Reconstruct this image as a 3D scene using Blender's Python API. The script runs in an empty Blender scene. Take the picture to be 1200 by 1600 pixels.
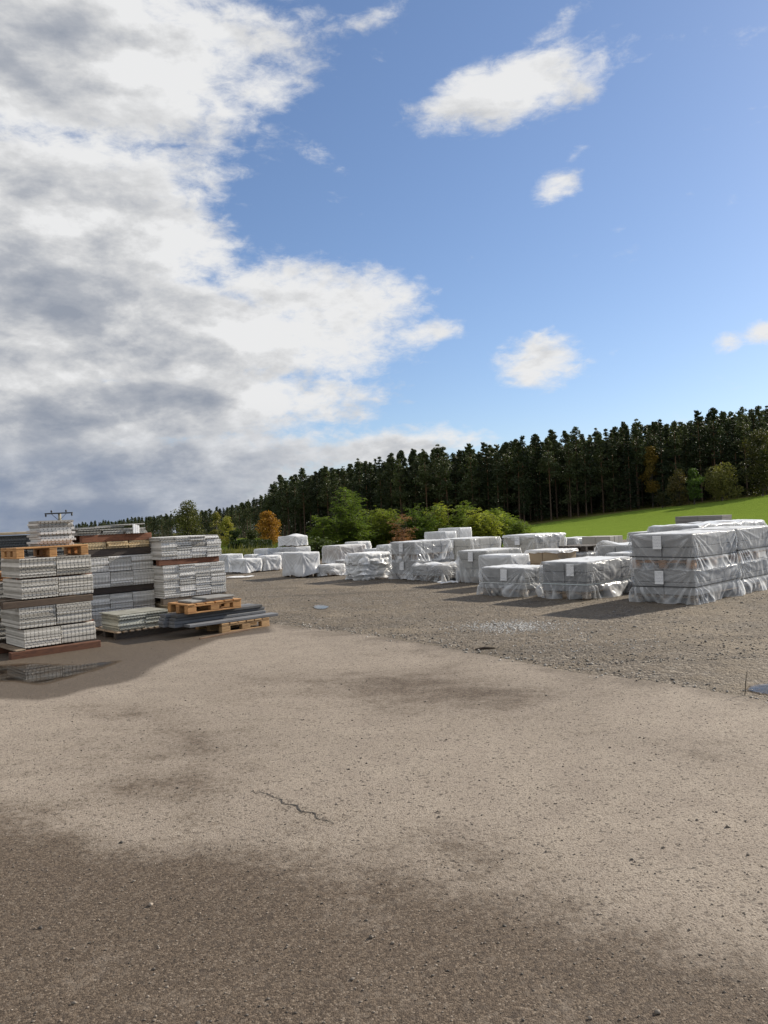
import bpy, bmesh, math, random
import numpy as np
from mathutils import Vector, Matrix, noise as mnoise

# ------------------------------------------------------------------ camera, world, sun, exposure
SC = bpy.context.scene
COL = SC.collection
FPX, EYE = 1202.0, 1.6                         # focal length in photograph pixels (1200 x 1600), eye height
PITCH, ROLL = math.atan(12 / FPX), math.radians(2.5)
CF = np.array([0, math.cos(PITCH), math.sin(PITCH)])
_U = np.array([0, -math.sin(PITCH), math.cos(PITCH)])
_R = np.array([1.0, 0, 0])
CI = _R * math.cos(ROLL) - _U * math.sin(ROLL)
CU = _U * math.cos(ROLL) + _R * math.sin(ROLL)
cam_d = bpy.data.cameras.new('camera')
cam = bpy.data.objects.new('camera', cam_d)
COL.objects.link(cam)
M = Matrix.Identity(4)
for r in range(3):
    M[r][0], M[r][1], M[r][2] = CI[r], CU[r], -CF[r]
M[2][3] = EYE
cam.matrix_world = M
cam_d.sensor_fit = 'VERTICAL'
cam_d.sensor_height = 24.0
cam_d.lens = 24.0 * FPX / 1600.0
cam_d.clip_start, cam_d.clip_end = 0.05, 5000
SC.camera = cam

SUN_AZ, SUN_EL = math.radians(56), math.radians(27)      # azimuth clockwise from +Y (the view axis)
SUN_DIR = Vector((math.sin(SUN_AZ) * math.cos(SUN_EL), math.cos(SUN_AZ) * math.cos(SUN_EL), math.sin(SUN_EL)))
sl = bpy.data.lights.new('sun', 'SUN')
sl.energy, sl.angle, sl.color = 4.9, math.radians(0.53), (1.0, 0.92, 0.79)
sun = bpy.data.objects.new('sun', sl)
COL.objects.link(sun)
sun.rotation_euler = (-SUN_DIR).to_track_quat('-Z', 'Y').to_euler()

SC.view_settings.view_transform = 'Standard'
SC.view_settings.look = 'None'
SC.view_settings.exposure = 0.6
SC.view_settings.gamma = 1.0
SC.view_settings.use_curve_mapping = False
SC.cycles.use_denoising = True
SC.cycles.transparent_max_bounces = 24
SC.cycles.max_bounces = 8
SC.cycles.caustics_reflective = False
SC.cycles.caustics_refractive = False


def ray(x, y):
    return CF * FPX + CI * (x - 600) - CU * (y - 800)


def G(x, y, z=0.0):
    """The point at height z that the photograph shows at pixel (x, y)."""
    d = ray(x, y)
    return np.array([0, 0, EYE]) + d * ((z - EYE) / d[2])


def at_depth(x, y, Y):
    d = ray(x, y)
    return np.array([0, 0, EYE]) + d * (Y / d[1])


class NT:
    """Short hand for building node trees."""
    def __init__(s, tree):
        s.t = tree
        s.n, s.l = tree.nodes, tree.links

    def add(s, kind, **kw):
        n = s.n.new(kind)
        for k, v in kw.items():
            if k.startswith('_'):
                setattr(n, k[1:], v)
        return n

    def put(s, sock, v):
        if hasattr(v, 'default_value') or hasattr(v, 'is_output'):
            s.l.new(v, sock)
        else:
            if hasattr(sock.default_value, '__len__') and isinstance(v, (tuple, list)):
                n = len(sock.default_value)
                v = tuple(v)
                sock.default_value = (v + (1.0,))[:n] if len(v) < n else v[:n]
            elif hasattr(sock.default_value, '__len__'):
                sock.default_value = (v,) * len(sock.default_value)
            else:
                sock.default_value = v

    def math(s, op, a, b=0.0, c=None, clamp=False):
        n = s.n.new('ShaderNodeMath')
        n.operation, n.use_clamp = op, clamp
        s.put(n.inputs[0], a)
        s.put(n.inputs[1], b)
        if c is not None:
            s.put(n.inputs[2], c)
        return n.outputs[0]

    def vmath(s, op, a, b=(0, 0, 0)):
        n = s.n.new('ShaderNodeVectorMath')
        n.operation = op
        s.put(n.inputs[0], a)
        s.put(n.inputs[1], b)
        return n.outputs['Value'] if op in ('LENGTH', 'DOT_PRODUCT', 'DISTANCE') else n.outputs[0]

    def noise(s, vec, scale, detail=3.0, rough=0.55, lac=2.0, dist=0.0, out=0):
        n = s.n.new('ShaderNodeTexNoise')
        if vec is not None:
            s.put(n.inputs['Vector'], vec)
        n.inputs['Scale'].default_value = scale
        n.inputs['Detail'].default_value = detail
        n.inputs['Roughness'].default_value = rough
        n.inputs['Lacunarity'].default_value = lac
        n.inputs['Distortion'].default_value = dist
        return n.outputs[out]

    def vor(s, vec, scale, out='Distance', feature='F1', rnd=1.0):
        n = s.n.new('ShaderNodeTexVoronoi')
        n.feature = feature
        s.put(n.inputs['Vector'], vec)
        n.inputs['Scale'].default_value = scale
        n.inputs['Randomness'].default_value = rnd
        return n.outputs[out]

    def step(s, v, lo, hi, a=0.0, b=1.0, smooth=True):
        n = s.n.new('ShaderNodeMapRange')
        n.interpolation_type = 'SMOOTHSTEP' if smooth else 'LINEAR'
        s.put(n.inputs[0], v)
        for i, q in zip((1, 2, 3, 4), (lo, hi, a, b)):
            s.put(n.inputs[i], q)
        return n.outputs[0]

    def mix(s, f, a, b, mode='MIX'):
        n = s.n.new('ShaderNodeMix')
        n.data_type, n.blend_type = 'RGBA', mode
        s.put(n.inputs[0], f)
        s.put(n.inputs[6], a)
        s.put(n.inputs[7], b)
        return n.outputs[2]

    def ramp(s, v, stops):
        n = s.n.new('ShaderNodeValToRGB')
        e = n.color_ramp.elements
        while len(e) < len(stops):
            e.new(0.5)
        for el, (p, c) in zip(e, stops):
            el.position = p
            el.color = (c if len(c) == 4 else tuple(c) + (1.0,))
        s.put(n.inputs[0], v)
        return n.outputs[0]

    def bump(s, h, strength=0.5, dist=0.01, normal=None):
        n = s.n.new('ShaderNodeBump')
        n.inputs['Strength'].default_value = strength
        n.inputs['Distance'].default_value = dist
        s.put(n.inputs['Height'], h)
        if normal is not None:
            s.put(n.inputs['Normal'], normal)
        return n.outputs[0]

    def coord(s, name='Object'):
        return s.n.new('ShaderNodeTexCoord').outputs[name]

    def scale(s, vec, v):
        return s.vmath('MULTIPLY', vec, v)


def build_world():
    w = bpy.data.worlds.new('World')
    SC.world = w
    w.use_nodes = True
    w.cycles.sampling_method = 'MANUAL'
    w.cycles.sample_map_resolution = 512
    t = NT(w.node_tree)
    t.n.clear()
    out = t.add('ShaderNodeOutputWorld')
    sky = t.add('ShaderNodeTexSky', _sky_type='NISHITA', _sun_disc=False, _sun_elevation=SUN_EL,
                _sun_rotation=SUN_AZ, _altitude=300.0, _air_density=1.0, _dust_density=0.5, _ozone_density=1.5)
    bg = t.add('ShaderNodeBackground')
    gm = t.add('ShaderNodeGamma')                # the camera holds the bright horizon back a little
    t.l.new(t.mix(1.0, sky.outputs[0], (0.098, 0.113, 0.142), 'MULTIPLY'), gm.inputs[0])
    gm.inputs[1].default_value = 0.85
    t.l.new(gm.outputs[0], bg.inputs[0])
    bg.inputs[1].default_value = SKY_STRENGTH
    d = t.coord('Generated')
    sx = t.add('ShaderNodeSeparateXYZ')
    t.l.new(d, sx.inputs[0])
    X, Y, Z = sx.outputs
    az = t.math('ARCTAN2', X, Y)
    el = t.math('ARCSINE', Z)
    # noise space: the direction, flattened towards the horizon as layered clouds are
    flat = t.math('ADD', Z, 0.16)
    nv = t.add('ShaderNodeCombineXYZ')
    t.put(nv.inputs[0], t.math('DIVIDE', X, t.math('POWER', t.math('MAXIMUM', flat, 0.08), 0.3)))
    t.put(nv.inputs[1], t.math('DIVIDE', Y, t.math('POWER', t.math('MAXIMUM', flat, 0.08), 0.3)))
    t.put(nv.inputs[2], t.math('MULTIPLY', Z, 2.3))
    nv = nv.outputs[0]
    big = t.noise(nv, 2.6, 5, 0.55)
    mid = t.noise(nv, 7.5, 8, 0.66, dist=0.15)
    fine = t.noise(nv, 30.0, 6, 0.68, dist=0.4)
    n1 = t.math('ADD', t.math('MULTIPLY', t.math('SUBTRACT', big, 0.5), 1.1),
                t.math('ADD', t.math('MULTIPLY', t.math('SUBTRACT', mid, 0.5), 1.55),
                       t.math('MULTIPLY', t.math('SUBTRACT', fine, 0.5), 0.85)))

    def azel(px, py):
        r = ray(px, py)
        r = r / np.linalg.norm(r)
        return math.atan2(r[0], r[1]), math.asin(r[2])
    # the cloud bodies: centre and half sizes given where the photograph shows them, turned into sky angles
    bodies = [  # px, py, rx, ry, turn, weight
        (20, 60, 480, 190, 0.0, 1.5), (400, 140, 150, 55, -0.1, 0.85), (40, 360, 330, 190, 0.0, 1.6), (250, 370, 135, 90, 0.0, .8),
        (130, 520, 470, 120, 0.06, 1.6), (480, 470, 190, 70, 0.12, 1.0), (660, 522, 120, 24, -0.1, 0.6),
        (130, 640, 440, 80, 0.0, 1.5), (470, 640, 150, 30, 0.12, .8), (130, 745, 520, 85, 0.0, 1.3), (60, 810, 560, 60, 0.0, 1.4), (620, 700, 190, 40, -0.03, 1.0),
        (590, 25, 130, 34, -0.25, 0.55), (545, 115, 60, 25, 0.2, 0.3),
        (780, 148, 195, 62, -0.08, 1.05), (680, 180, 105, 38, 0.1, .66), (890, 140, 90, 42, 0, .66), (865, 45, 80, 26, -0.3, 0.42),
        (866, 290, 54, 31, -0.15, 0.85), (903, 236, 36, 22, -0.5, 0.5),
        (842, 562, 82, 50, 0.1, 0.95), (880, 540, 50, 18, 0.3, .5), (1192, 522, 52, 24, -0.1, 0.9), (1140, 536, 38, 24, 0.0, 0.85),
        (965, 30, 26, 36, 0.2, 0.36), (1010, 88, 28, 14, -.3, .33), (640, 628, 34, 9, 0, .42), (500, 245, 60, 24, .5, .36),
    ]
    # layer goes on left of and behind the camera; unseen cloud added for neutral fill
    wide = [(-75, 22, 50, 30, 1.3), (-130, 34, 55, 30, 1.2), (150, 36, 50, 22, 1.0), (178, 16, 50, 14, 1.0), (100, 12, 14, 5, .7), (-100, 8, 60, 10, 1.1), (-60, 62, 110, 22, 1.0), (170, 66, 90, 16, .9)]
    tot = None
    rows = []
    for px, py, rx, ry, tn, wt in bodies:
        a0, e0 = azel(px, py)
        a1, e1 = azel(px + rx, py)
        a2, e2 = azel(px, py - ry)
        rows.append((a0, e0, math.hypot(a1 - a0, e1 - e0), math.hypot(a2 - a0, e2 - e0), tn - ROLL, wt))
    for a, e, ra, re, wt in wide:
        rows.append((math.radians(a), math.radians(e), math.radians(ra), math.radians(re), 0.0, wt))
    for a0, e0, ra, re, tn, wt in rows:
        da = t.math('SUBTRACT', az, a0)
        if abs(a0) > 1.6:                       # wrap round behind the camera
            da = t.math('WRAP', da, math.pi, -math.pi)
        de = t.math('SUBTRACT', el, e0)
        c, s_ = math.cos(tn), math.sin(tn)
        u = t.math('ADD', t.math('MULTIPLY', da, c / ra), t.math('MULTIPLY', de, -s_ / ra))
        v = t.math('ADD', t.math('MULTIPLY', da, s_ / re), t.math('MULTIPLY', de, c / re))
        q = t.math('SQRT', t.math('ADD', t.math('MULTIPLY', u, u), t.math('MULTIPLY', v, v)))
        b = t.step(q, 0.0, 1.55, wt, 0.0)
        tot = b if tot is None else t.math('SMOOTH_MAX', tot, b, 0.12)
    dens = t.math('ADD', tot, t.math('MULTIPLY', n1, 0.80))
    alpha = t.step(dens, 0.27, 0.86)
    # thin veil keeps a little haze round every body
    # light and shade inside the clouds: relief towards the sun, grey where the layer is deep
    off = t.vmath('ADD', nv, (0.035, 0.02, 0.07))
    relief = t.math('SUBTRACT', t.noise(nv, 6.0, 7, 0.6, dist=0.1), t.noise(off, 6.0, 7, 0.6, dist=0.1))
    deep = t.step(t.math('ADD', tot, t.math('MULTIPLY', t.math('SUBTRACT', t.noise(nv, 3.2, 5, 0.6), 0.5), 0.75)), 0.74, 1.6)
    low = t.step(el, math.radians(9.5), math.radians(0.5))
    leftw = t.step(az, math.radians(6), math.radians(-18))
    shade = t.math('ADD', t.math('MULTIPLY', deep, 0.46), t.math('MULTIPLY', relief, t.step(tot, .5, 1.3, -1.0, -2.3)))
    shade = t.math('ADD', shade, t.math('MULTIPLY', t.math('MULTIPLY', t.step(el, math.radians(19), math.radians(6)), leftw), 0.30), clamp=True)
    colr = t.ramp(shade, [(0.0, (0.545, 0.548, 0.552)), (0.25, (0.425, 0.43, 0.438)), (0.6, (0.285, 0.30, 0.33)), (1.0, (0.20, 0.222, 0.265))])
    # far down the layer is seen through more air and from below: slate blue
    slate = t.math('MULTIPLY', t.math('MULTIPLY', low, leftw), t.step(t.noise(nv, 4.0, 5, .6), .30, .62, 1.0, .55))
    colr = t.mix(slate, colr, (0.125, 0.165, 0.245))
    cb = t.add('ShaderNodeBackground')
    t.l.new(colr, cb.inputs[0])
    cb.inputs[1].default_value = 1.0
    mx = t.add('ShaderNodeMixShader')
    t.put(mx.inputs[0], alpha)
    t.l.new(bg.outputs[0], mx.inputs[1])
    t.l.new(cb.outputs[0], mx.inputs[2])
    t.l.new(mx.outputs[0], out.inputs[0])


SKY_STRENGTH = 0.58
build_world()

# ------------------------------------------------------------------ mesh helpers
def link(name, me, m=None, parent=None, loc=None, rz=None):
    o = bpy.data.objects.new(name, me)
    COL.objects.link(o)
    if m is not None and me is not None and not me.materials:
        me.materials.append(m)
    if parent is not None:
        o.parent = parent
    if loc is not None:
        o.location = tuple(float(q) for q in loc)
    if rz is not None:
        o.rotation_euler = (0, 0, rz)
    return o


def tag(o, label=None, cat=None, group=None, kind=None):
    if label:
        o['label'] = label
    if cat:
        o['category'] = cat
    if group:
        o['group'] = group
    if kind:
        o['kind'] = kind
    return o


def thing(name, label, cat, loc=(0, 0, 0), rz=0.0, group=None):
    return tag(link(name, None, None, None, loc, rz), label, cat, group)


def np_mesh(name, verts, faces, smooth=False):
    """verts (N,3), faces (M,k) all of one size."""
    verts = np.asarray(verts, dtype=np.float32)
    faces = np.asarray(faces, dtype=np.int32)
    me = bpy.data.meshes.new(name)
    me.vertices.add(len(verts))
    me.vertices.foreach_set('co', verts.ravel())
    k = faces.shape[1]
    me.loops.add(faces.size)
    me.loops.foreach_set('vertex_index', faces.ravel())
    me.polygons.add(len(faces))
    me.polygons.foreach_set('loop_start', np.arange(len(faces), dtype=np.int32) * k)
    me.polygons.foreach_set('loop_total', np.full(len(faces), k, dtype=np.int32))
    if smooth:
        me.polygons.foreach_set('use_smooth', np.ones(len(faces), dtype=bool))
    me.update(calc_edges=True)
    me.validate()
    return me


def py_mesh(name, verts, faces, smooth=False):
    me = bpy.data.meshes.new(name)
    me.from_pydata([tuple(map(float, v)) for v in verts], [], faces)
    if smooth:
        me.polygons.foreach_set('use_smooth', [True] * len(me.polygons))
    me.update()
    return me


_boxes = {}


def box_mesh(sx, sy, sz, bev=0.004, name='box'):
    """A box with its low corner at the origin and chamfered edges; alike boxes share their data."""
    key = (round(sx, 4), round(sy, 4), round(sz, 4), round(bev, 4), name)
    if key not in _boxes:
        bm = bmesh.new()
        bmesh.ops.create_cube(bm, size=1.0)
        for v in bm.verts:
            v.co = Vector(((v.co.x + .5) * sx, (v.co.y + .5) * sy, (v.co.z + .5) * sz))
        if bev > 0:
            bmesh.ops.bevel(bm, geom=bm.edges[:], offset=min(bev, sx * .3, sy * .3, sz * .3), segments=1, profile=.5, affect='EDGES')
        me = bpy.data.meshes.new(name)
        bm.to_mesh(me)
        bm.free()
        _boxes[key] = me
    return _boxes[key]


def with_mat(me, m):
    """A copy of shared mesh data that carries another material, made once per pair."""
    key = ('m', me.name, m.name)
    if key not in _boxes:
        c = me.copy()
        c.materials.clear()
        c.materials.append(m)
        _boxes[key] = c
    return _boxes[key]


def tube(P, Rd, n=6):
    """verts, quads of a tapered tube through points P with radii Rd."""
    V, F = [], []
    P = [Vector(p) for p in P]
    for k, p in enumerate(P):
        d = (P[min(k + 1, len(P) - 1)] - P[max(k - 1, 0)]).normalized()
        a = d.orthogonal().normalized()
        b = d.cross(a)
        for j in range(n):
            w = 2 * math.pi * j / n
            V.append(p + (a * math.cos(w) + b * math.sin(w)) * Rd[k])
    for k in range(len(P) - 1):
        for j in range(n):
            F.append((k * n + j, k * n + (j + 1) % n, (k + 1) * n + (j + 1) % n, (k + 1) * n + j))
    return V, F


class Bag:
    """Collects quads of many pieces into one mesh."""
    def __init__(s):
        s.V, s.F, s.n = [], [], 0

    def add(s, V, F):
        V = np.array([tuple(v) for v in V], dtype=float).reshape(-1, 3)
        s.V.append(V)
        s.F.append(np.asarray(F, dtype=int) + s.n)
        s.n += len(V)

    def mesh(s, name, smooth=False):
        return np_mesh(name, np.concatenate(s.V), np.concatenate(s.F), smooth)


def leaf_cards(rng, C, size, aspect=1.7, up=0.0, dirs=None, bend=0.0):
    """N small leaf-sized quads at centres C with random turns."""
    n = len(C)
    nrm = rng.normal(size=(n, 3))
    nrm[:, 2] = np.abs(nrm[:, 2]) + up
    nrm /= np.linalg.norm(nrm, axis=1)[:, None]
    t = rng.normal(size=(n, 3)) if dirs is None else dirs + rng.normal(size=(n, 3)) * .35
    t -= nrm * (t * nrm).sum(1)[:, None]
    t /= np.linalg.norm(t, axis=1)[:, None] + 1e-9
    b = np.cross(nrm, t)
    s = size * rng.uniform(.6, 1.3, n)[:, None]
    l, w = t * s * .5, b * s * .5 / aspect
    V = np.stack([C - l, C + w * .9 + l * .1, C + l, C - w * .9 + l * .1], axis=1).reshape(-1, 3)
    F = np.arange(4 * n).reshape(n, 4)
    return V, F


# ------------------------------------------------------------------ materials
MATS = {}


def mat(name):
    def deco(fn):
        def get(*a):
            key = name + str(a)
            if key not in MATS:
                m = bpy.data.materials.new(name)
                m.use_nodes = True
                t = NT(m.node_tree)
                p = m.node_tree.nodes['Principled BSDF']
                fn(t, p, *a)
                MATS[key] = m
            return MATS[key]
        return get
    return deco


def rnd(t):
    return t.n.new('ShaderNodeObjectInfo').outputs['Random']


@mat('concrete')
def m_concrete(t, p, col=(.33, .33, .33), rough=.9, var=.25):
    c = t.coord('Object')
    n = t.noise(c, 9, 6, .65)
    f = t.noise(c, 160, 3, .6)
    r = rnd(t)
    v = t.math('ADD', t.math('MULTIPLY', t.math('SUBTRACT', n, .5), var * 1.6), t.math('MULTIPLY', t.math('SUBTRACT', f, .5), .35))
    v = t.math('ADD', v, t.math('MULTIPLY', t.math('SUBTRACT', r, .5), var))
    p.inputs['Roughness'].default_value = rough
    t.put(p.inputs['Base Color'], t.mix(1.0, col, t.ramp(t.math('ADD', v, .5), [(0, (.5, .5, .5)), (1, (1.5, 1.5, 1.5))]), 'MULTIPLY'))
    t.put(p.inputs['Normal'], t.bump(f, .3, .002))


@mat('hollow_panel')
def m_panel(t, p, col=(.5, .5, .48)):
    c = t.coord('Object')
    r = rnd(t)
    n = t.noise(t.vmath('ADD', c, t.vmath('MULTIPLY', (37.0, 11.0, 5.0), r)), 5, 5, .65)
    f = t.noise(c, 60, 3, .6)
    v = t.math('ADD', t.math('MULTIPLY', t.math('SUBTRACT', n, .5), .9), t.math('MULTIPLY', t.math('SUBTRACT', r, .5), .95))
    v = t.math('ADD', v, t.math('MULTIPLY', t.math('SUBTRACT', f, .5), .35))
    base = t.mix(1.0, col, t.ramp(t.math('ADD', v, .5), [(0, (.5, .48, .45)), (.5, (.95, .95, .95)), (1, (1.4, 1.4, 1.42))]), 'MULTIPLY')
    dirt = t.step(t.noise(c, 2.3, 5, .7), .52, .75)
    t.put(p.inputs['Base Color'], t.mix(t.math('MULTIPLY', dirt, .35), base, (.19, .165, .125)))
    p.inputs['Roughness'].default_value = .72
    t.put(p.inputs['Normal'], t.bump(f, .15, .002))


@mat('wood')
def m_wood(t, p, col=(.42, .25, .12), dark=(.2, .1, .045), rough=.8):
    c = t.coord('Object')
    r = rnd(t)
    cc = t.vmath('ADD', t.scale(c, (1.0, 1.0, 1.0)), t.vmath('MULTIPLY', (13.0, 7.0, 3.0), r))
    g = t.noise(t.scale(cc, (3.0, 3.0, 28.0)), 3.0, 5, .62, dist=.6)
    big = t.noise(cc, 3.5, 4, .6)
    base = t.mix(t.step(g, .35, .72), col, dark)
    base = t.mix(t.math('MULTIPLY', t.step(big, .5, .8), .55), base, dark)
    tone = t.math('ADD', t.math('MULTIPLY', r, .5), .75)
    cm = t.add('ShaderNodeCombineColor')
    for k in range(3):
        t.put(cm.inputs[k], tone)
    t.put(p.inputs['Base Color'], t.mix(1.0, base, cm.outputs[0], 'MULTIPLY'))
    p.inputs['Roughness'].default_value = rough
    t.put(p.inputs['Normal'], t.bump(g, .3, .003))


@mat('plastic_film')
def m_film(t, p, op=.4, tint=(.93, .93, .925)):
    m_out = t.n['Material Output']
    c = t.coord('Object')
    tr = t.add('ShaderNodeBsdfTransparent')
    t.put(tr.inputs[0], (.96, .965, .97))
    df = t.add('ShaderNodeBsdfDiffuse')
    tl = t.add('ShaderNodeBsdfTranslucent')
    gl = t.add('ShaderNodeBsdfGlossy')
    n = t.noise(c, 7, 5, .6)
    f = t.noise(c, 30, 4, .6, dist=.8)
    bmp = t.bump(t.math('ADD', t.math('MULTIPLY', n, .7), t.math('MULTIPLY', f, .3)), .3, .02)
    t.put(df.inputs[0], tint)
    t.put(tl.inputs[0], tint)
    t.put(gl.inputs[0], (.95, .95, .95))
    gl.inputs['Roughness'].default_value = .13
    for q in (df, tl, gl):
        t.put(q.inputs['Normal'], bmp)
    a = t.add('ShaderNodeMixShader')
    a.inputs[0].default_value = .24
    t.l.new(df.outputs[0], a.inputs[1])
    t.l.new(tl.outputs[0], a.inputs[2])
    b = t.add('ShaderNodeMixShader')
    fr = t.add('ShaderNodeFresnel')
    fr.inputs[0].default_value = 1.5
    t.put(fr.inputs['Normal'], bmp)
    t.put(b.inputs[0], t.math('MULTIPLY', fr.outputs[0], .3, clamp=True))
    t.l.new(a.outputs[0], b.inputs[1])
    t.l.new(gl.outputs[0], b.inputs[2])
    # a thin sheet covers more the flatter it is looked along; milky patches where it lies double, and a top whitened for sun glare
    lw = t.add('ShaderNodeLayerWeight')
    lw.inputs[0].default_value = .5
    face = t.math('POWER', lw.outputs['Facing'], 2.2)
    fold = t.add('ShaderNodeAttribute', _attribute_name='fold').outputs['Fac']
    milky = t.math('ADD', t.math('MULTIPLY', t.step(n, .45, .7), .06), t.math('MULTIPLY', t.math('POWER', fold, 1.7), .46))
    cover = t.math('ADD', t.math('ADD', op, milky), t.math('MULTIPLY', face, .6), clamp=True)
    mx = t.add('ShaderNodeMixShader')
    t.put(mx.inputs[0], cover)
    t.l.new(tr.outputs[0], mx.inputs[1])
    t.l.new(b.outputs[0], mx.inputs[2])
    t.l.new(mx.outputs[0], m_out.inputs[0])


@mat('paper')
def m_paper(t, p):
    c = t.coord('Generated')
    s = t.add('ShaderNodeSeparateXYZ')
    t.l.new(c, s.inputs[0])
    rows = t.math('FRACT', t.math('MULTIPLY', s.outputs[2], 9.0))
    ink = t.math('MULTIPLY', t.step(rows, .5, .6), t.step(t.noise(t.scale(c, (34, 34, 9)), 1.0, 1), .44, .5))
    inside = t.math('MULTIPLY', t.step(s.outputs[2], .12, .15), t.step(s.outputs[2], .92, .88))
    t.put(p.inputs['Base Color'], t.mix(t.math('MULTIPLY', t.math('MULTIPLY', ink, inside), .55), (.8, .8, .8), (.12, .13, .2)))
    p.inputs['Roughness'].default_value = .7


@mat('strap')
def m_plain(t, p, col=(.01, .01, .012), rough=.45):
    c = t.coord('Object')
    t.put(p.inputs['Base Color'], t.mix(t.noise(c, 20, 3), col, tuple(q * 1.5 + .004 for q in col)))
    p.inputs['Roughness'].default_value = rough


@mat('foliage')
def m_leaf(t, p, col=(.05, .085, .02), col2=(.1, .12, .03), trans=.35, scale=.9):
    c = t.coord('Object')
    r = rnd(t)
    cc = t.vmath('ADD', c, t.vmath('MULTIPLY', (91.0, 57.0, 23.0), r))
    n = t.noise(cc, scale, 4, .65)
    f = t.noise(cc, scale * 9, 2, .6)
    k = t.math('ADD', t.math('MULTIPLY', t.step(n, .35, .68), .65), t.math('MULTIPLY', t.step(f, .35, .7), .35))
    base = t.mix(k, col, col2)
    hs = t.add('ShaderNodeHueSaturation')
    t.put(hs.inputs['Value'], t.math('ADD', t.math('MULTIPLY', r, .7), .65))
    t.put(hs.inputs['Hue'], t.math('ADD', t.math('MULTIPLY', r, -.03), .515))
    t.put(hs.inputs['Color'], base)
    col_o = hs.outputs[0]
    t.put(p.inputs['Base Color'], col_o)
    p.inputs['Roughness'].default_value = .62
    p.inputs['Specular IOR Level'].default_value = .25
    tl = t.add('ShaderNodeBsdfTranslucent')
    t.put(tl.inputs[0], t.mix(1.0, col_o, (1.25, 1.3, .7), 'MULTIPLY'))
    mx = t.add('ShaderNodeMixShader')
    mx.inputs[0].default_value = trans
    t.l.new(p.outputs[0], mx.inputs[1])
    t.l.new(tl.outputs[0], mx.inputs[2])
    t.l.new(mx.outputs[0], t.n['Material Output'].inputs[0])


@mat('bark')
def m_bark(t, p, col=(.11, .07, .045), top=(.2, .1, .05), h=20.0):
    c = t.coord('Object')
    s = t.add('ShaderNodeSeparateXYZ')
    t.l.new(c, s.inputs[0])
    n = t.noise(t.scale(c, (3, 3, .6)), 3.0, 4, .65)
    base = t.mix(t.step(s.outputs[2], h * .25, h * .6), col, top)
    t.put(p.inputs['Base Color'], t.mix(t.step(n, .3, .7), base, t.mix(1.0, base, (.45, .45, .5), 'MULTIPLY')))
    p.inputs['Roughness'].default_value = .9


@mat('field_grass')
def m_field(t, p):
    c = t.coord('Object')
    s = t.add('ShaderNodeSeparateXYZ')
    t.l.new(c, s.inputs[0])
    n = t.noise(c, .05, 5, .6)
    n2 = t.noise(c, 1.1, 4, .7)
    n3 = t.noise(t.scale(c, (1.0, 1.0, 1.0)), 6.0, 3, .7)
    # drill rows of the sown crop
    k = t.math('ADD', t.math('MULTIPLY', n2, .55), t.math('MULTIPLY', n3, .45))
    g = t.ramp(k, [(.25, (.083, .126, .018)), (.5, (.124, .176, .029)), (.75, (.178, .230, .044))])
    g = t.mix(t.math('MULTIPLY', t.step(n, .48, .7), .4), g, (.145, .195, .03))
    a = t.add('ShaderNodeAttribute', _attribute_name='rough_grass')
    w = t.math('ADD', a.outputs['Fac'], t.math('MULTIPLY', t.math('SUBTRACT', n2, .5), .8))
    rg = t.ramp(t.noise(c, .6, 5, .7), [(.3, (.045, .06, .016)), (.55, (.10, .095, .03)), (.75, (.17, .13, .06))])
    t.put(p.inputs['Base Color'], t.mix(t.step(w, .4, .6), g, rg))
    p.inputs['Roughness'].default_value = .95
    p.inputs['Specular IOR Level'].default_value = .0
    t.put(p.inputs['Normal'], t.bump(t.math('ADD', n2, n3), .7, .12))


def stones_nodes(t, c, scale):
    """cell tone and relief of crushed stone."""
    warp = t.vmath('ADD', c, t.vmath('MULTIPLY', t.noise(c, scale * .5, 2, .5, out=1), (.35 / scale,) * 3))
    cellc = t.vor(warp, scale, 'Color')
    s = t.add('ShaderNodeSeparateColor')
    t.l.new(cellc, s.inputs[0])
    d = t.vor(warp, scale, 'Distance')
    return s.outputs[0], s.outputs[1], d


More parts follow.
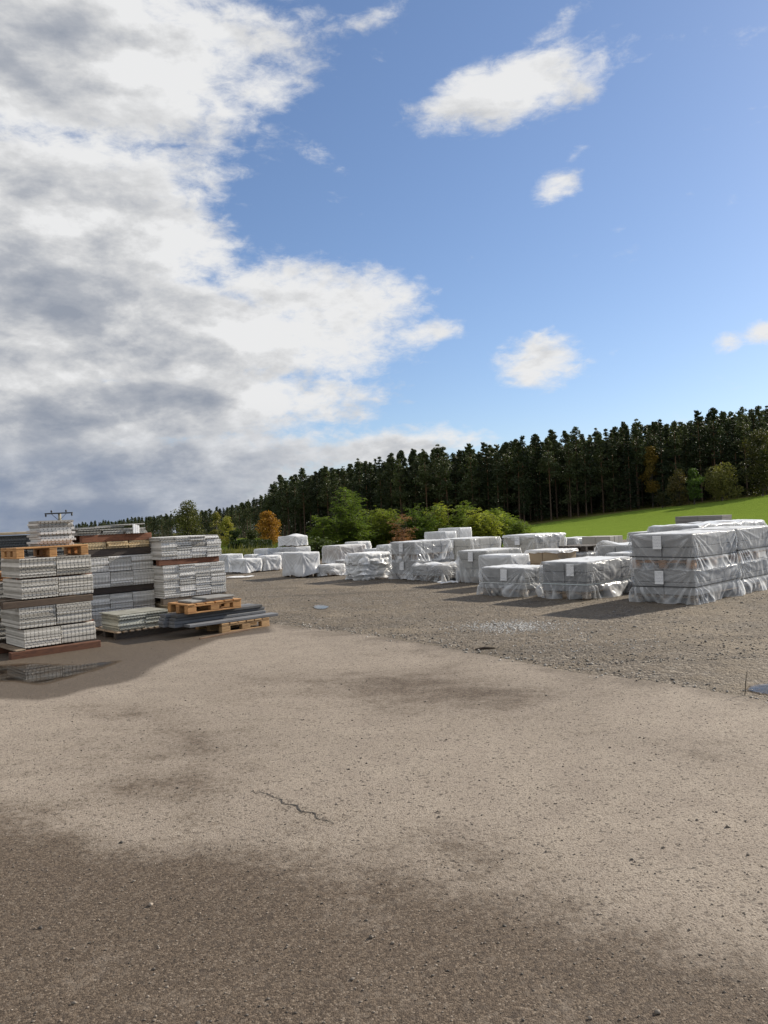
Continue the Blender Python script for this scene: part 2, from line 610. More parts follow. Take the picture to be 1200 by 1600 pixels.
@mat('asphalt')
def m_asphalt(t, p):
    c = t.coord('Object')
    wet = t.add('ShaderNodeAttribute', _attribute_name='wet').outputs['Fac']
    damp = t.add('ShaderNodeAttribute', _attribute_name='damp').outputs['Fac']
    n_big = t.noise(c, .55, 5, .6)
    n_mid = t.noise(c, 3.2, 6, .66)
    n_fin = t.noise(c, 24, 4, .62)
    v1, v2, d1_ = stones_nodes(t, c, 150)
    v3, v4, d3_ = stones_nodes(t, c, 58)
    # how far the surface has dried and dusted over
    n_st = t.noise(t.scale(c, (.75, 1.25, 1.0)), 1.35, 7, .68, dist=.5)
    edge = t.math('ADD', damp, t.math('ADD', t.math('MULTIPLY', t.math('SUBTRACT', n_mid, .5), 1.25), t.math('MULTIPLY', t.math('SUBTRACT', n_fin, .5), 1.0)))
    edge = t.math('ADD', edge, t.math('MULTIPLY', t.math('SUBTRACT', n_st, .46), 1.15))
    wetn = t.math('ADD', wet, t.math('ADD', t.math('MULTIPLY', t.math('SUBTRACT', n_mid, .5), .35), t.math('MULTIPLY', t.math('SUBTRACT', n_fin, .5), .12)))
    dampm = t.step(edge, .10, 1.02)
    wetm = t.step(wetn, .30, .82)
    stone = t.ramp(v1, [(0.0, (.04, .033, .027)), (.35, (.105, .084, .065)), (.7, (.18, .145, .112)), (.93, (.26, .215, .168)), (1.0, (.37, .33, .28))])
    big_st = t.ramp(v3, [(.0, (.05, .043, .038)), (.5, (.12, .10, .083)), (1.0, (.26, .225, .185))])
    stone = t.mix(t.math('MULTIPLY', t.step(v4, .8, .84), .8), stone, big_st)
    dust = t.mix(t.step(n_mid, .3, .72), (.252, .211, .172), (.315, .268, .217))
    # dust lies between and over the stones; dark specks stay open
    hold = t.math('SUBTRACT', 1.0, t.math('MULTIPLY', t.step(v2, .45, .9), .8))
    open_ = t.step(v4, .93, .96)
    dusty = t.mix(t.math('MULTIPLY', hold, t.math('SUBTRACT', 1.0, t.math('MULTIPLY', open_, .85))), stone, dust)
    dampc = t.mix(.30, t.mix(1.0, stone, (.68, .64, .60), 'MULTIPLY'), (.100, .075, .055))
    base = t.mix(dampm, dusty, dampc)
    fray = t.add('ShaderNodeAttribute', _attribute_name='fray').outputs['Fac']
    frm = t.step(t.math('ADD', fray, t.math('ADD', t.math('MULTIPLY', t.math('SUBTRACT', n_st, .5), 1.5), t.math('MULTIPLY', t.math('SUBTRACT', n_fin, .5), .6))), .5, .95)
    base = t.mix(frm, base, t.mix(.5, stone, (.15, .125, .10)))
    base = t.mix(wetm, base, t.mix(1.0, t.mix(.5, stone, (.10, .085, .068)), (.74, .68, .61), 'MULTIPLY'))
    tone = t.math('ADD', .82, t.math('MULTIPLY', n_big, .36))
    cm = t.add('ShaderNodeCombineColor')
    for k in range(3):
        t.put(cm.inputs[k], tone)
    t.put(p.inputs['Base Color'], t.mix(1.0, base, cm.outputs[0], 'MULTIPLY'))
    rough = t.math('SUBTRACT', .92, t.math('ADD', t.math('MULTIPLY', dampm, .14), t.math('MULTIPLY', wetm, .30)))
    t.put(p.inputs['Roughness'], rough)
    t.put(p.inputs['Specular IOR Level'], t.math('ADD', .12, t.math('MULTIPLY', wetm, .22)))
    h = t.math('ADD', t.math('MULTIPLY', d1_, -1.0), t.math('ADD', t.math('MULTIPLY', d3_, -.6), t.math('MULTIPLY', n_fin, .5)))
    t.put(p.inputs['Normal'], t.bump(h, .55, .0042))


@mat('gravel_ground')
def m_gravel(t, p):
    c = t.coord('Object')
    n_big = t.noise(c, .35, 5, .62)
    n_mid = t.noise(c, 2.2, 6, .68)
    n_fin = t.noise(c, 20, 4, .65)
    v1, v2, d1_ = stones_nodes(t, c, 48)
    v3, v4, d3_ = stones_nodes(t, c, 17)
    stone = t.ramp(v1, [(0.0, (.055, .046, .038)), (.4, (.13, .109, .088)), (.8, (.21, .178, .144)), (1.0, (.40, .36, .31))])
    stone = t.mix(t.math('MULTIPLY', t.step(v4, .86, .9), .8), stone, t.ramp(v3, [(0, (.05, .045, .04)), (1, (.30, .27, .235))]))
    mud = t.mix(n_fin, (.105, .086, .066), (.21, .174, .133))
    base = t.mix(t.step(n_mid, .38, .66), stone, mud)
    base = t.mix(t.math('MULTIPLY', t.step(n_big, .47, .68), .6), base, (.27, .224, .170))
    base = t.mix(t.math('MULTIPLY', t.step(t.noise(c, .8, 4, .7), .56, .7), .5), base, (.06, .052, .045))
    rut = t.noise(t.vmath('MULTIPLY', c, (.12, .9, 1.0)), 1.0, 5, .6, dist=.8)
    base = t.mix(t.math('MULTIPLY', t.step(rut, .55, .68), .45), base, (.075, .062, .05))
    base = t.mix(1.0, base, (.86, .84, .80), 'MULTIPLY')
    t.put(p.inputs['Base Color'], base)
    p.inputs['Roughness'].default_value = .9
    p.inputs['Specular IOR Level'].default_value = .2
    h = t.math('ADD', t.math('MULTIPLY', d1_, -1.0), t.math('ADD', t.math('MULTIPLY', d3_, -1.3), t.math('MULTIPLY', n_mid, 5.0)))
    t.put(p.inputs['Normal'], t.bump(h, .9, .016))


@mat('puddle_water')
def m_water(t, p):
    out = t.n['Material Output']
    tr = t.add('ShaderNodeBsdfTransparent')
    t.put(tr.inputs[0], (.86, .83, .79))
    gl = t.add('ShaderNodeBsdfGlossy')
    gl.inputs['Roughness'].default_value = .03
    c = t.coord('Object')
    b = t.bump(t.noise(c, 5, 2), .03, .01)
    t.put(gl.inputs['Normal'], b)
    fr = t.add('ShaderNodeFresnel')
    fr.inputs[0].default_value = 1.33
    mx = t.add('ShaderNodeMixShader')
    film = t.step(t.noise(c, 2.6, 5, .62), .40, .56, .55, 1.0)
    rim = t.add('ShaderNodeAttribute', _attribute_name='rim').outputs['Fac']
    t.put(mx.inputs[0], t.math('MULTIPLY', t.math('MULTIPLY', fr.outputs[0], film), t.step(rim, .0, 1.0)))
    t.l.new(tr.outputs[0], mx.inputs[1])
    t.l.new(gl.outputs[0], mx.inputs[2])
    t.l.new(mx.outputs[0], out.inputs[0])


# ------------------------------------------------------------------ ground
def smooth(x, a, b):
    q = np.clip((np.asarray(x, float) - a) / (b - a), 0, 1)
    return q * q * (3 - 2 * q)


HX = [-900, -400, -80, -29, 0, 29, 58, 87, 200, 700]
HZ = [-14, -9.5, -6, -3.6, -2.5, -1.2, 1.6, 3.9, 13, 45]


def terrain_z(x, y):
    x, y = np.asarray(x, float), np.asarray(y, float)
    base = np.interp(x, HX, HZ)
    far = np.clip((y - 175) / 300, 0, 3) * np.interp(x, [-100, 0, 100], [1.0, 4.0, 11.0])
    side = smooth(np.abs(x + 4), 34, 120) * np.where(y < 40, 1, 0)
    t_ = smooth(y, 42, 172)
    und = 0.25 * np.sin(x * .07 + y * .031) * np.sin(y * .05 - x * .02)
    return base * t_ + far + und * smooth(y, 46, 90) - 0.06


# where the pines begin, by bearing from the camera (pixel column -> distance)
EDGE_PX = [-200, 60, 120, 200, 350, 450, 600, 800, 1000, 1200, 1300]
EDGE_Y = [900, 760, 700, 560, 400, 235, 190, 176, 175, 175, 175]


def edge_Y(px):
    return np.interp(px, EDGE_PX, EDGE_Y)


def build_terrain():
    xs = np.unique(np.concatenate([np.linspace(-900, -160, 24), np.linspace(-160, 150, 156), np.linspace(150, 700, 20)]))
    ys = np.unique(np.concatenate([np.linspace(-150, 30, 14), np.linspace(30, 240, 140), np.linspace(240, 1500, 50)]))
    gx, gy = np.meshgrid(xs, ys)
    gz = terrain_z(gx, gy)
    V = np.stack([gx.ravel(), gy.ravel(), gz.ravel()], 1)
    nx, ny = len(xs), len(ys)
    i = (np.arange(ny - 1)[:, None] * nx + np.arange(nx - 1)[None]).ravel()
    F = np.stack([i, i + 1, i + nx + 1, i + nx], 1)
    me = np_mesh('field', V, F, True)
    a = me.attributes.new('rough_grass', 'FLOAT', 'POINT')
    px = 600 + FPX * V[:, 0] / np.maximum(V[:, 1], 1)
    ey = edge_Y(px)
    r = smooth(V[:, 1], ey - 14 * smooth(px, 640, 820) - 10, ey - 2)       # unmown strip under the trees
    r = np.maximum(r, smooth(-px, -470, -380) * smooth(-V[:, 1], -80, -60))  # weeds left of the yard
    r = np.maximum(r, (V[:, 1] < 39) * 1.0)
    a.data.foreach_set('value', r.astype(np.float32))
    tag(link('field', me, m_field()), kind='structure')


build_terrain()

# edge between the paved apron and the gravel yard
BND = np.array([G(*q)[:2] for q in [(120, 945), (430, 975), (520, 984), (600, 995), (680, 1007), (775, 1027), (910, 1050), (1000, 1060), (1075, 1072), (1200, 1096)]])
BND = np.concatenate([[[-30, BND[0, 1] + 3.0]], BND, [BND[-1] + (BND[-1] - BND[-3]) * 6]])
_o = np.argsort(BND[:, 0])
BND = BND[_o]


def poly_sdf(P, poly):
    """Distance to a polygon, negative inside (numpy, P is (N,2))."""
    P, poly = np.asarray(P, float), np.asarray(poly, float)
    d = np.full(len(P), 1e9)
    ins = np.zeros(len(P), bool)
    for k in range(len(poly)):
        a, b = poly[k], poly[(k + 1) % len(poly)]
        e, w = b - a, P - a
        h = np.clip((w @ e) / (e @ e + 1e-12), 0, 1)
        d = np.minimum(d, np.linalg.norm(w - h[:, None] * e, axis=1))
        c = ((a[1] <= P[:, 1]) != (b[1] <= P[:, 1])) & (P[:, 0] < (b[0] - a[0]) * (P[:, 1] - a[1]) / (b[1] - a[1] + 1e-12) + a[0])
        ins ^= c
    return np.where(ins, -d, d)


def wpoly(pts, z=0.0):
    return np.array([G(x, y, z)[:2] for x, y in pts])


def blob(P, pts, soft):
    s = poly_sdf(P, wpoly(pts))
    return np.clip(.5 - s / (2 * soft), 0, 1)


def build_yard():
    pts = [(-45, -20), (45, -20), (45, 36), (16, 42), (4, 37), (-3, 36), (-9, 33), (-14, 37), (-45, 44)]
    me = py_mesh('gravel_yard', [(x, y, 0) for x, y in pts], [tuple(range(len(pts)))])
    tag(link('gravel_yard', me, m_gravel()), kind='structure')
    rng = np.random.default_rng(3)
    xs = np.unique(np.round(np.concatenate([np.linspace(-28, -9, 50), np.arange(-9, 9.01, .07), np.linspace(9, 30, 50)]), 4))
    yb = np.interp(xs, BND[:, 0], BND[:, 1])
    yb += np.array([mnoise.fractal(Vector((x * .8, 0.3, 7.7)), .8, 2.0, 6) * .22 for x in xs])
    tt = np.concatenate([np.linspace(0, .78, 170), np.linspace(.79, 1, 12)])
    ys = yb[None] + (-9.0 - yb[None]) * tt[:, None]
    gx = np.broadcast_to(xs[None], ys.shape)
    V = np.stack([gx.ravel(), ys.ravel(), np.full(gx.size, .006)], 1)
    V[:len(xs), 2] = .001                                     # the ragged edge runs out into the gravel
    nx, ny = len(xs), len(tt)
    i = (np.arange(ny - 1)[:, None] * nx + np.arange(nx - 1)[None]).ravel()
    F = np.stack([i, i + nx, i + nx + 1, i + 1], 1)
    me = np_mesh('asphalt', V, F)
    P = V[:, :2]
    damp = np.zeros(len(P))

    def put(v, k=1.0):
        np.maximum(damp, v * k, out=damp)
    put(blob(P, [(-300, 1190), (0, 1262), (80, 1288), (200, 1325), (340, 1322), (480, 1345), (610, 1335), (760, 1380), (900, 1420), (1200, 1500), (1700, 1640), (1200, 2600), (0, 2600), (-900, 1700)], .32))
    put(blob(P, [(130, 1105), (200, 1098), (300, 1125), (350, 1165), (390, 1230), (330, 1290), (200, 1262), (120, 1235), (230, 1215), (290, 1180), (240, 1140)], .40), .66)
    put(blob(P, [(60, 1180), (200, 1110), (360, 1140), (430, 1240), (420, 1330), (200, 1330), (60, 1270)], .8), .42)
    put(blob(P, [(470, 1075), (560, 1052), (680, 1046), (800, 1060), (880, 1085), (850, 1112), (720, 1118), (600, 1108)], .6), .74)
    put(blob(P, [(330, 1060), (560, 1035), (820, 1045), (960, 1085), (900, 1140), (600, 1135), (380, 1110)], 1.0), .40)
    put(blob(P, [(870, 1060), (960, 1060), (950, 1130), (900, 1150), (880, 1110)], .4), .5)
    put(blob(P, [(620, 1300), (700, 1290), (820, 1330), (790, 1370), (660, 1350)], .2), .6)
    put(blob(P, [(1000, 1165), (1100, 1150), (1200, 1190), (1200, 1240), (1080, 1215)], .4), .42)
    put(blob(P, [(440, 985), (600, 1003), (780, 1035), (950, 1066), (800, 1056), (560, 1010)], .3), .35)
    wet = blob(P, [(-250, 1085), (0, 1094), (60, 1096), (105, 1089), (140, 1077), (190, 1069), (228, 1057), (240, 1045), (300, 1016), (345, 999), (430, 988), (420, 975), (300, 960), (0, 985), (-250, 990)], .16)
    fray = np.clip(1 - tt[:, None] * (yb[None] + 9.0) / 1.5, 0, 1) * np.ones((1, nx)) * .85
    for n, v in (('damp', damp), ('wet', wet), ('fray', fray.ravel())):
        a = me.attributes.new(n, 'FLOAT', 'POINT')
        a.data.foreach_set('value', v.astype(np.float32))
    tag(link('asphalt', me, m_asphalt()), kind='structure')


build_yard()


def puddle(pts, label, z=.010, seed=0):
    W = wpoly(pts)
    n = len(W)
    V = []
    for k in range(n):                                   # round the outline off and make it uneven
        a, b, c, d = W[k - 1], W[k], W[(k + 1) % n], W[(k + 2) % n]
        for q in np.linspace(0, 1, 7)[:-1]:
            p_ = .5 * ((2 * b) + (c - a) * q + (2 * a - 5 * b + 4 * c - d) * q * q + (3 * b - a - 3 * c + d) * q ** 3)
            w = mnoise.noise(Vector((p_[0] * 5, p_[1] * 5, seed))) * .035
            V.append((p_[0] + w, p_[1] - w, z))
    n = len(V)
    c = np.mean(V, axis=0)
    rings = [np.array(V)] + [c + (np.array(V) - c) * k for k in (.86, .7, .4, .02)]
    F = [(r * n + k, r * n + (k + 1) % n, (r + 1) * n + (k + 1) % n, (r + 1) * n + k) for r in range(4) for k in range(n)]
    me = np_mesh('puddle', np.concatenate(rings), F)
    if me.polygons[0].normal.z < 0:
        me.flip_normals()
    a_ = me.attributes.new('rim', 'FLOAT', 'POINT')
    a_.data.foreach_set('value', np.repeat(np.array([0, .55, 1, 1, 1], dtype=np.float32), n))
    tag(link('puddle', me, m_water()), label, 'puddle')


puddle([(-60, 1046), (0, 1040), (50, 1037), (120, 1039), (190, 1033), (160, 1046), (118, 1058), (66, 1071), (20, 1067), (-60, 1064)],
       'shallow puddle mirroring the front stack of hollow panels', seed=1)
puddle([(1164, 1078), (1180, 1070), (1215, 1070), (1250, 1082), (1225, 1090), (1190, 1086)], 'small puddle with blue sky in it at the edge of the gravel', seed=5)
puddle([(488, 948), (500, 945), (514, 948), (508, 953), (494, 952)], 'tiny puddle on the gravel beyond the plank pile', seed=9)

# ------------------------------------------------------------------ trees
def pine_meshes(seed, h=20.0, low=.45, wide=2.3, cards=50, size=.54):
    rng = np.random.default_rng(seed)
    tb = Bag()
    lean = rng.normal(size=2) * .35
    P = [(lean[0] * q * q, lean[1] * q * q, h * q) for q in np.linspace(0, .97, 7)]
    tb.add(*tube(P, [.21 * (1 - .82 * q) * h / 20 for q in np.linspace(0, 1, 7)], 6))
    V, F, n = [], [], 0
    for k in range(rng.integers(58, 70)):
        q = low + (1 - low) * rng.uniform(0, 1) ** .85
        z = h * q
        rel = (q - low) / (1 - low)
        L = wide * (1.02 - rel) ** .80 * rng.uniform(.5, 1.2) * (.55 + .45 * min(1, rel * 4)) + .2
        a = rng.uniform(0, 2 * math.pi)
        base = np.array([lean[0] * q * q, lean[1] * q * q, z - .1])
        rise = rng.uniform(.05, .5) * L
        tip = base + np.array([math.cos(a) * L, math.sin(a) * L, rise])
        tb.add(*tube([base, (base + tip) / 2 + np.array([0, 0, .08 * L]), tip], [.05, .035, .015], 3))
        c = base * .3 + tip * .7
        N = int(cards * (.5 + L / wide * .6))
        d = rng.normal(size=(N, 3))
        d /= np.linalg.norm(d, axis=1)[:, None]
        d *= rng.uniform(.3, 1, N)[:, None] ** .5
        C = c + d * np.array([.5 * L + .25, .5 * L + .25, .22 * L + .24])
        v, f = leaf_cards(rng, C, size, 2.0, .3)
        V.append(v)
        F.append(f + n)
        n += len(v)
    for k in range(14):                                     # a few dead stubs on the bare stem
        q = rng.uniform(.15, low + .1)
        a, L = rng.uniform(0, 6.28), rng.uniform(.4, 1.3)
        b = np.array([lean[0] * q * q, lean[1] * q * q, h * q])
        tb.add(*tube([b, b + np.array([math.cos(a) * L, math.sin(a) * L, rng.uniform(-.2, .3)])], [.03, .01], 3))
    return tb.mesh('trunk', True), np_mesh('crown', np.concatenate(V), np.concatenate(F))


def spruce_meshes(seed, h=20.0, wide=2.6, cards=36, size=.5):
    rng = np.random.default_rng(seed)
    tb = Bag()
    tb.add(*tube([(0, 0, 0), (0, 0, h * .5), (0, 0, h)], [.22, .13, .02], 6))
    V, F, n = [], [], 0
    z = h * .06
    while z < h * .985:
        rel = z / h
        for k in range(rng.integers(5, 8)):
            L = (wide * (1 - rel) ** .8 + .15) * rng.uniform(.65, 1.15)
            a = rng.uniform(0, 6.28)
            N = int(cards * (.35 + .65 * L / wide)) + 3
            u = rng.uniform(.15, 1, N)
            C = np.stack([np.cos(a) * L * u, np.sin(a) * L * u, z - .35 * L * u + .12 * L * u * u * 2], 1)
            C += rng.normal(size=(N, 3)) * np.array([.16, .16, .12])
            dirs = np.tile(np.array([math.cos(a), math.sin(a), -.4]), (N, 1))
            v, f = leaf_cards(rng, C, size, 2.2, .5, dirs)
            V.append(v)
            F.append(f + n)
            n += len(v)
        z += h * .03 * rng.uniform(.8, 1.25)
    return tb.mesh('trunk', True), np_mesh('crown', np.concatenate(V), np.concatenate(F))


def broadleaf_meshes(seed, h, wide, lobes=26, cards=150, size=.3, low=.15, trunk_r=.16):
    """trunk with limbs and an uneven crown of leaf clumps, h tall and 2*wide across."""
    rng = np.random.default_rng(seed)
    tb = Bag()
    tb.add(*tube([(0, 0, 0), (.05, .02, h * .25), (.1, -.05, h * .6), (.1, 0, h * .85)], [trunk_r, trunk_r * .8, trunk_r * .5, .03], 6))
    V, F, n = [], [], 0
    for k in range(lobes):
        q = rng.uniform(0, 1)
        z = h * (low + (.93 - low) * q)
        prof = math.sin(math.pi * min(1, .18 + .8 * q)) ** .7
        a = rng.uniform(0, 6.28)
        r = wide * prof * rng.uniform(.15, .78)
        c = np.array([math.cos(a) * r, math.sin(a) * r, z])
        tb.add(*tube([(.05, 0, max(.15 * h, z * .55)), (c * .6 + np.array([0, 0, z * .25])), c], [trunk_r * .4, trunk_r * .22, .012], 4))
        s = wide * rng.uniform(.3, .5)
        N = int(cards * rng.uniform(.6, 1.3))
        d = rng.normal(size=(N, 3))
        d /= np.linalg.norm(d, axis=1)[:, None]
        C = c + d * (rng.uniform(.1, 1, N)[:, None] ** .4) * np.array([s, s, s * .8])
        C[:, 2] = np.maximum(C[:, 2], .1)
        v, f = leaf_cards(rng, C, size, 1.5, .2)
        V.append(v)
        F.append(f + n)
        n += len(v)
    return tb.mesh('trunk', True), np_mesh('crown', np.concatenate(V), np.concatenate(F))


def robinia_meshes(seed, h, wide, stems=11, per=30, leaflet=.066):
    """A young many-stemmed shrub: arching shoots that carry rows of small paired leaflets."""
    rng = np.random.default_rng(seed)
    tb = Bag()
    Cs, Ds = [], []
    for k in range(stems):
        a = rng.uniform(0, 6.28)
        r0, r1 = rng.uniform(0, .35) * wide, rng.uniform(.2, 1.0) * wide
        top = h * (rng.uniform(.35, .85) * (1 - .25 * (r1 / wide) ** 2) if k % 4 else rng.uniform(.85, 1.05))
        p0 = np.array([math.cos(a) * r0, math.sin(a) * r0, 0])
        p1 = np.array([math.cos(a) * r1, math.sin(a) * r1, top])
        P = [p0 + (p1 - p0) * np.array([q ** 1.3, q ** 1.3, q]) + rng.normal(size=3) * .04 for q in np.linspace(0, 1, 6)]
        tb.add(*tube(P, np.linspace(.028, .006, 6), 4))
        for j in range(per):
            q = rng.uniform(.12, 1.0)
            b = p0 + (p1 - p0) * np.array([q ** 1.3, q ** 1.3, q])
            sa = rng.uniform(0, 6.28)
            L = rng.uniform(.3, .75) * (1.15 - .5 * q)
            d = np.array([math.cos(sa), math.sin(sa), rng.uniform(.1, 1.0)])
            d /= np.linalg.norm(d)
            tb.add(*tube([b, b + d * L], [.008, .003], 3))
            for s in range(6):                               # leaves along the shoot
                lb = b + d * L * (.25 + .75 * s / 4)
                la = rng.uniform(0, 6.28)
                ld = np.array([math.cos(la), math.sin(la), rng.uniform(-.5, .35)])
                ld /= np.linalg.norm(ld)
                side = np.cross(ld, (0, 0, 1.0))
                LL = rng.uniform(.18, .3)
                for m_ in range(5):
                    for sg in (-1, 1):
                        Cs.append(lb + ld * LL * (m_ + 1) / 5 + side * sg * .035 + np.array([0, 0, -.05 * (m_ / 5) ** 2]))
                        Ds.append(side * sg + ld * .5)
    v, f = leaf_cards(rng, np.array(Cs), leaflet, 1.6, .9, np.array(Ds))
    return tb.mesh('stem', True), np_mesh('foliage', v, f)


def plant(name, label, cat, meshes, loc, mats, group=None, s=1.0, rz=0.0, parts=('trunk', 'crown'), sz=None):
    o = thing(name, label, cat, loc, rz, group)
    o.scale = (s, s, sz or s)
    a, b = link(parts[0], meshes[0], mats[0], o), link(parts[1], meshes[1], mats[1], o)
    return o


def build_forest():
    rng = np.random.default_rng(11)
    pines = [pine_meshes(100 + k, 20, low, w) for k, (low, w) in enumerate([(.38, 2.9), (.28, 3.2), (.42, 2.6), (.24, 3.1), (.45, 2.9), (.12, 3.0), (.16, 3.4)])]
    spruces = [spruce_meshes(200 + k, 20, w) for k, w in enumerate([3.0, 3.5])]
    bark = m_bark()
    pl = m_leaf((.036, .052, .022), (.072, .085, .034), .2, .35)
    sp = m_leaf((.027, .040, .019), (.054, .066, .028), .16, .35)
    tl_p = 'tall dark pine with a bare stem in the wood above the green field'
    tl_s = 'dense dark spruce branched to the ground in the wood above the green field'
    tl_l = 'broad dark pine with boughs almost to the ground along the field edge'
    far_p = 'small looking pine in the far wood that dips towards the utility pole'
    spots = []
    for row in range(5):
        px = 425 + rng.uniform(0, 8)
        while px < 1262:
            spots.append((px + rng.uniform(-6, 6), edge_Y(px) + row * 6.5 + rng.uniform(-2.5, 2.5), row, 0))
            px += 19.5 * 176 / edge_Y(px) * rng.uniform(.8, 1.2)
    for row in range(2):
        px = 118 + rng.uniform(0, 5)
        while px < 425:
            spots.append((px, edge_Y(px) + row * 14 + rng.uniform(-6, 6), row, 1))
            px += rng.uniform(4.2, 8.0)
    n_s = 0
    for px, Y, row, far in spots:
        X = (px - 600) / FPX * Y
        z = float(terrain_z(X, Y))
        s = rng.uniform(.86, 1.05) * (.86 if far else 1.0)
        spruce = (rng.uniform() < (.14 if px < 780 else .3)) or (row == 0 and 905 < px < 1045 and rng.uniform() < .45)
        if spruce:
            s = min(s, 1.02)
            plant('spruce_tree', tl_s if not far else 'dark spruce in the far wood that dips towards the utility pole', 'tree', spruces[rng.integers(2)], (X, Y, z), (bark, sp),
                  'spruces in the wood' if not far else 'spruces of the far wood', s * .97, rng.uniform(0, 6.28))
            n_s += 1
        else:
            v_ = rng.integers(5) if (px < 800 or row) else 3 + rng.integers(4)
            plant('pine_tree', far_p if far else (tl_p if v_ < 5 else tl_l), 'tree', pines[v_], (X, Y, z), (bark, pl),
                  'pines of the far wood' if far else ('pines in the wood' if v_ < 5 else 'low branched pines in the wood'), s, rng.uniform(0, 6.28))
    # the depth of the wood behind: one mass nobody could count
    V, F, n = [], [], 0
    for k in range(1000):
        px = rng.uniform(60, 1330)
        e = edge_Y(px)
        Y = e + (12 if px > 425 else 10) + rng.uniform(0, 60) * (1 if px > 425 else 2)
        X = (px - 600) / FPX * Y
        h = rng.uniform(16.5, 20.5) * (.86 if px < 425 else 1)
        z = float(terrain_z(X, Y))
        N = 240
        q = rng.uniform(.0, 1, N) ** .9
        r = 2.3 * (1.1 - q) ** .6 * rng.uniform(.2, 1, N)
        a = rng.uniform(0, 6.28, N)
        C = np.stack([X + np.cos(a) * r, Y + np.sin(a) * r, z + q * h], 1)
        v, f = leaf_cards(rng, C, .95, 1.4, .2)
        V.append(v)
        F.append(f + n)
        n += len(v)
    tag(link('forest_depth', np_mesh('forest_depth', np.concatenate(V), np.concatenate(F)), sp), 'dark mass of conifers deep inside the wood', 'forest', kind='stuff')


build_forest()


def ground_at(px, Y):
    X = (px - 600) / FPX * Y
    return X, Y, float(terrain_z(X, Y))


def build_broadleaf():
    bark = m_bark((.09, .075, .06), (.10, .085, .065), 8.0)

    def tree(name, label, px, py_top, py_base, Y, wide_px, seed, c1, c2, lobes=26, cards=150, size=.35, low=.15, trans=.3, cat='tree', sink=0.0, group=None):
        X, _, z = ground_at(px, Y)
        base = at_depth(px, py_base, Y)
        top = at_depth(px, py_top, Y)
        X = base[0]
        z = float(terrain_z(X, Y)) - sink
        h = top[2] - z
        plant(name, label, cat, broadleaf_meshes(seed, h, wide_px / FPX * Y * .5, lobes, cards, size, low), (X, Y, z), (bark, m_leaf(c1, c2, trans, .5)), group)
    tree('birch_tree', 'tall olive green tree towering over the panel stacks before the far wood', 294, 782, 835, 170, 60, 1, (.085, .09, .026), (.15, .145, .042), 40, 170, .38)
    tree('round_tree', 'yellow green round tree beside the tall olive tree', 357, 806, 842, 160, 33, 2, (.16, .17, .03), (.29, .27, .05), 24, 130, .32)
    tree('young_tree', 'slim yellowish tree half hidden behind dark conifers', 338, 799, 840, 175, 30, 3, (.09, .10, .026), (.21, .19, .042), 22, 110, .32)
    tree('small_tree', 'dark green small tree just behind the right end of the panel stacks', 368, 826, 850, 90, 30, 15, (.025, .04, .012), (.05, .07, .02), 18, 130, .2)
    tree('maple_tree', 'orange autumn tree glowing in front of the dark wood', 421, 799, 846, 165, 52, 4, (.27, .12, .022), (.46, .22, .035), 36, 170, .34)
    tree('shrub', 'olive shrub beside the orange autumn tree', 392, 826, 847, 150, 30, 5, (.035, .045, .015), (.06, .065, .022), 16, 110, .3, .05, cat='shrub')
    # wood edge above the field, right
    tree('hawthorn_bush', 'broad round olive bush at the edge of the field below the pines', 1128, 722, 778, 160, 62, 6, (.085, .095, .028), (.16, .155, .044), 34, 170, .34, .05, cat='bush')
    tree('green_bush', 'fresh green bush with a thin stem beside the broad olive bush', 1085, 731, 786, 158, 34, 7, (.06, .10, .022), (.10, .16, .034), 22, 130, .34, .2, cat='bush')
    tree('rust_bush', 'dark bush with rusty top next to the fresh green bush', 1062, 733, 788, 160, 40, 8, (.065, .07, .024), (.14, .10, .032), 24, 140, .34, .05, cat='bush')
    tree('oak_tree', 'large dark oak with golden crown tip at the field edge', 1192, 674, 772, 158, 74, 9, (.03, .038, .012), (.065, .062, .018), 40, 190, .42, .1)
    tree('golden_birch', 'slim golden topped birch among the dark conifers', 1020, 694, 785, 174.5, 34, 10, (.10, .085, .02), (.24, .17, .03), 44, 130, .36, .25)
    tree('low_shrub', 'low dull shrub at the field edge below the spruces', 1035, 770, 792, 158, 30, 12, (.04, .045, .016), (.08, .07, .025), 12, 100, .28, .02, cat='shrub')
    # clipped hedge by the far path
    rng = np.random.default_rng(77)
    a, b = at_depth(374, 845, 120), at_depth(424, 838, 140)
    n = 5200
    u = rng.uniform(0, 1, n)
    C = np.stack([a[0] + (b[0] - a[0]) * u, 120 + 20 * u, np.zeros(n)], 1)
    C[:, 2] = terrain_z(C[:, 0], C[:, 1]) + rng.uniform(0, 1.7, n) ** .8 * 1.0 + rng.normal(size=n) * .08
    C[:, 1] += rng.uniform(-.6, .6, n)
    v, f = leaf_cards(rng, C, .32, 1.4, .2)
    tag(link('hedge', np_mesh('hedge', v, f), m_leaf((.022, .034, .011), (.04, .055, .018), .2, .5)), 'low clipped dark hedge in front of the orange tree', 'hedge')


build_broadleaf()


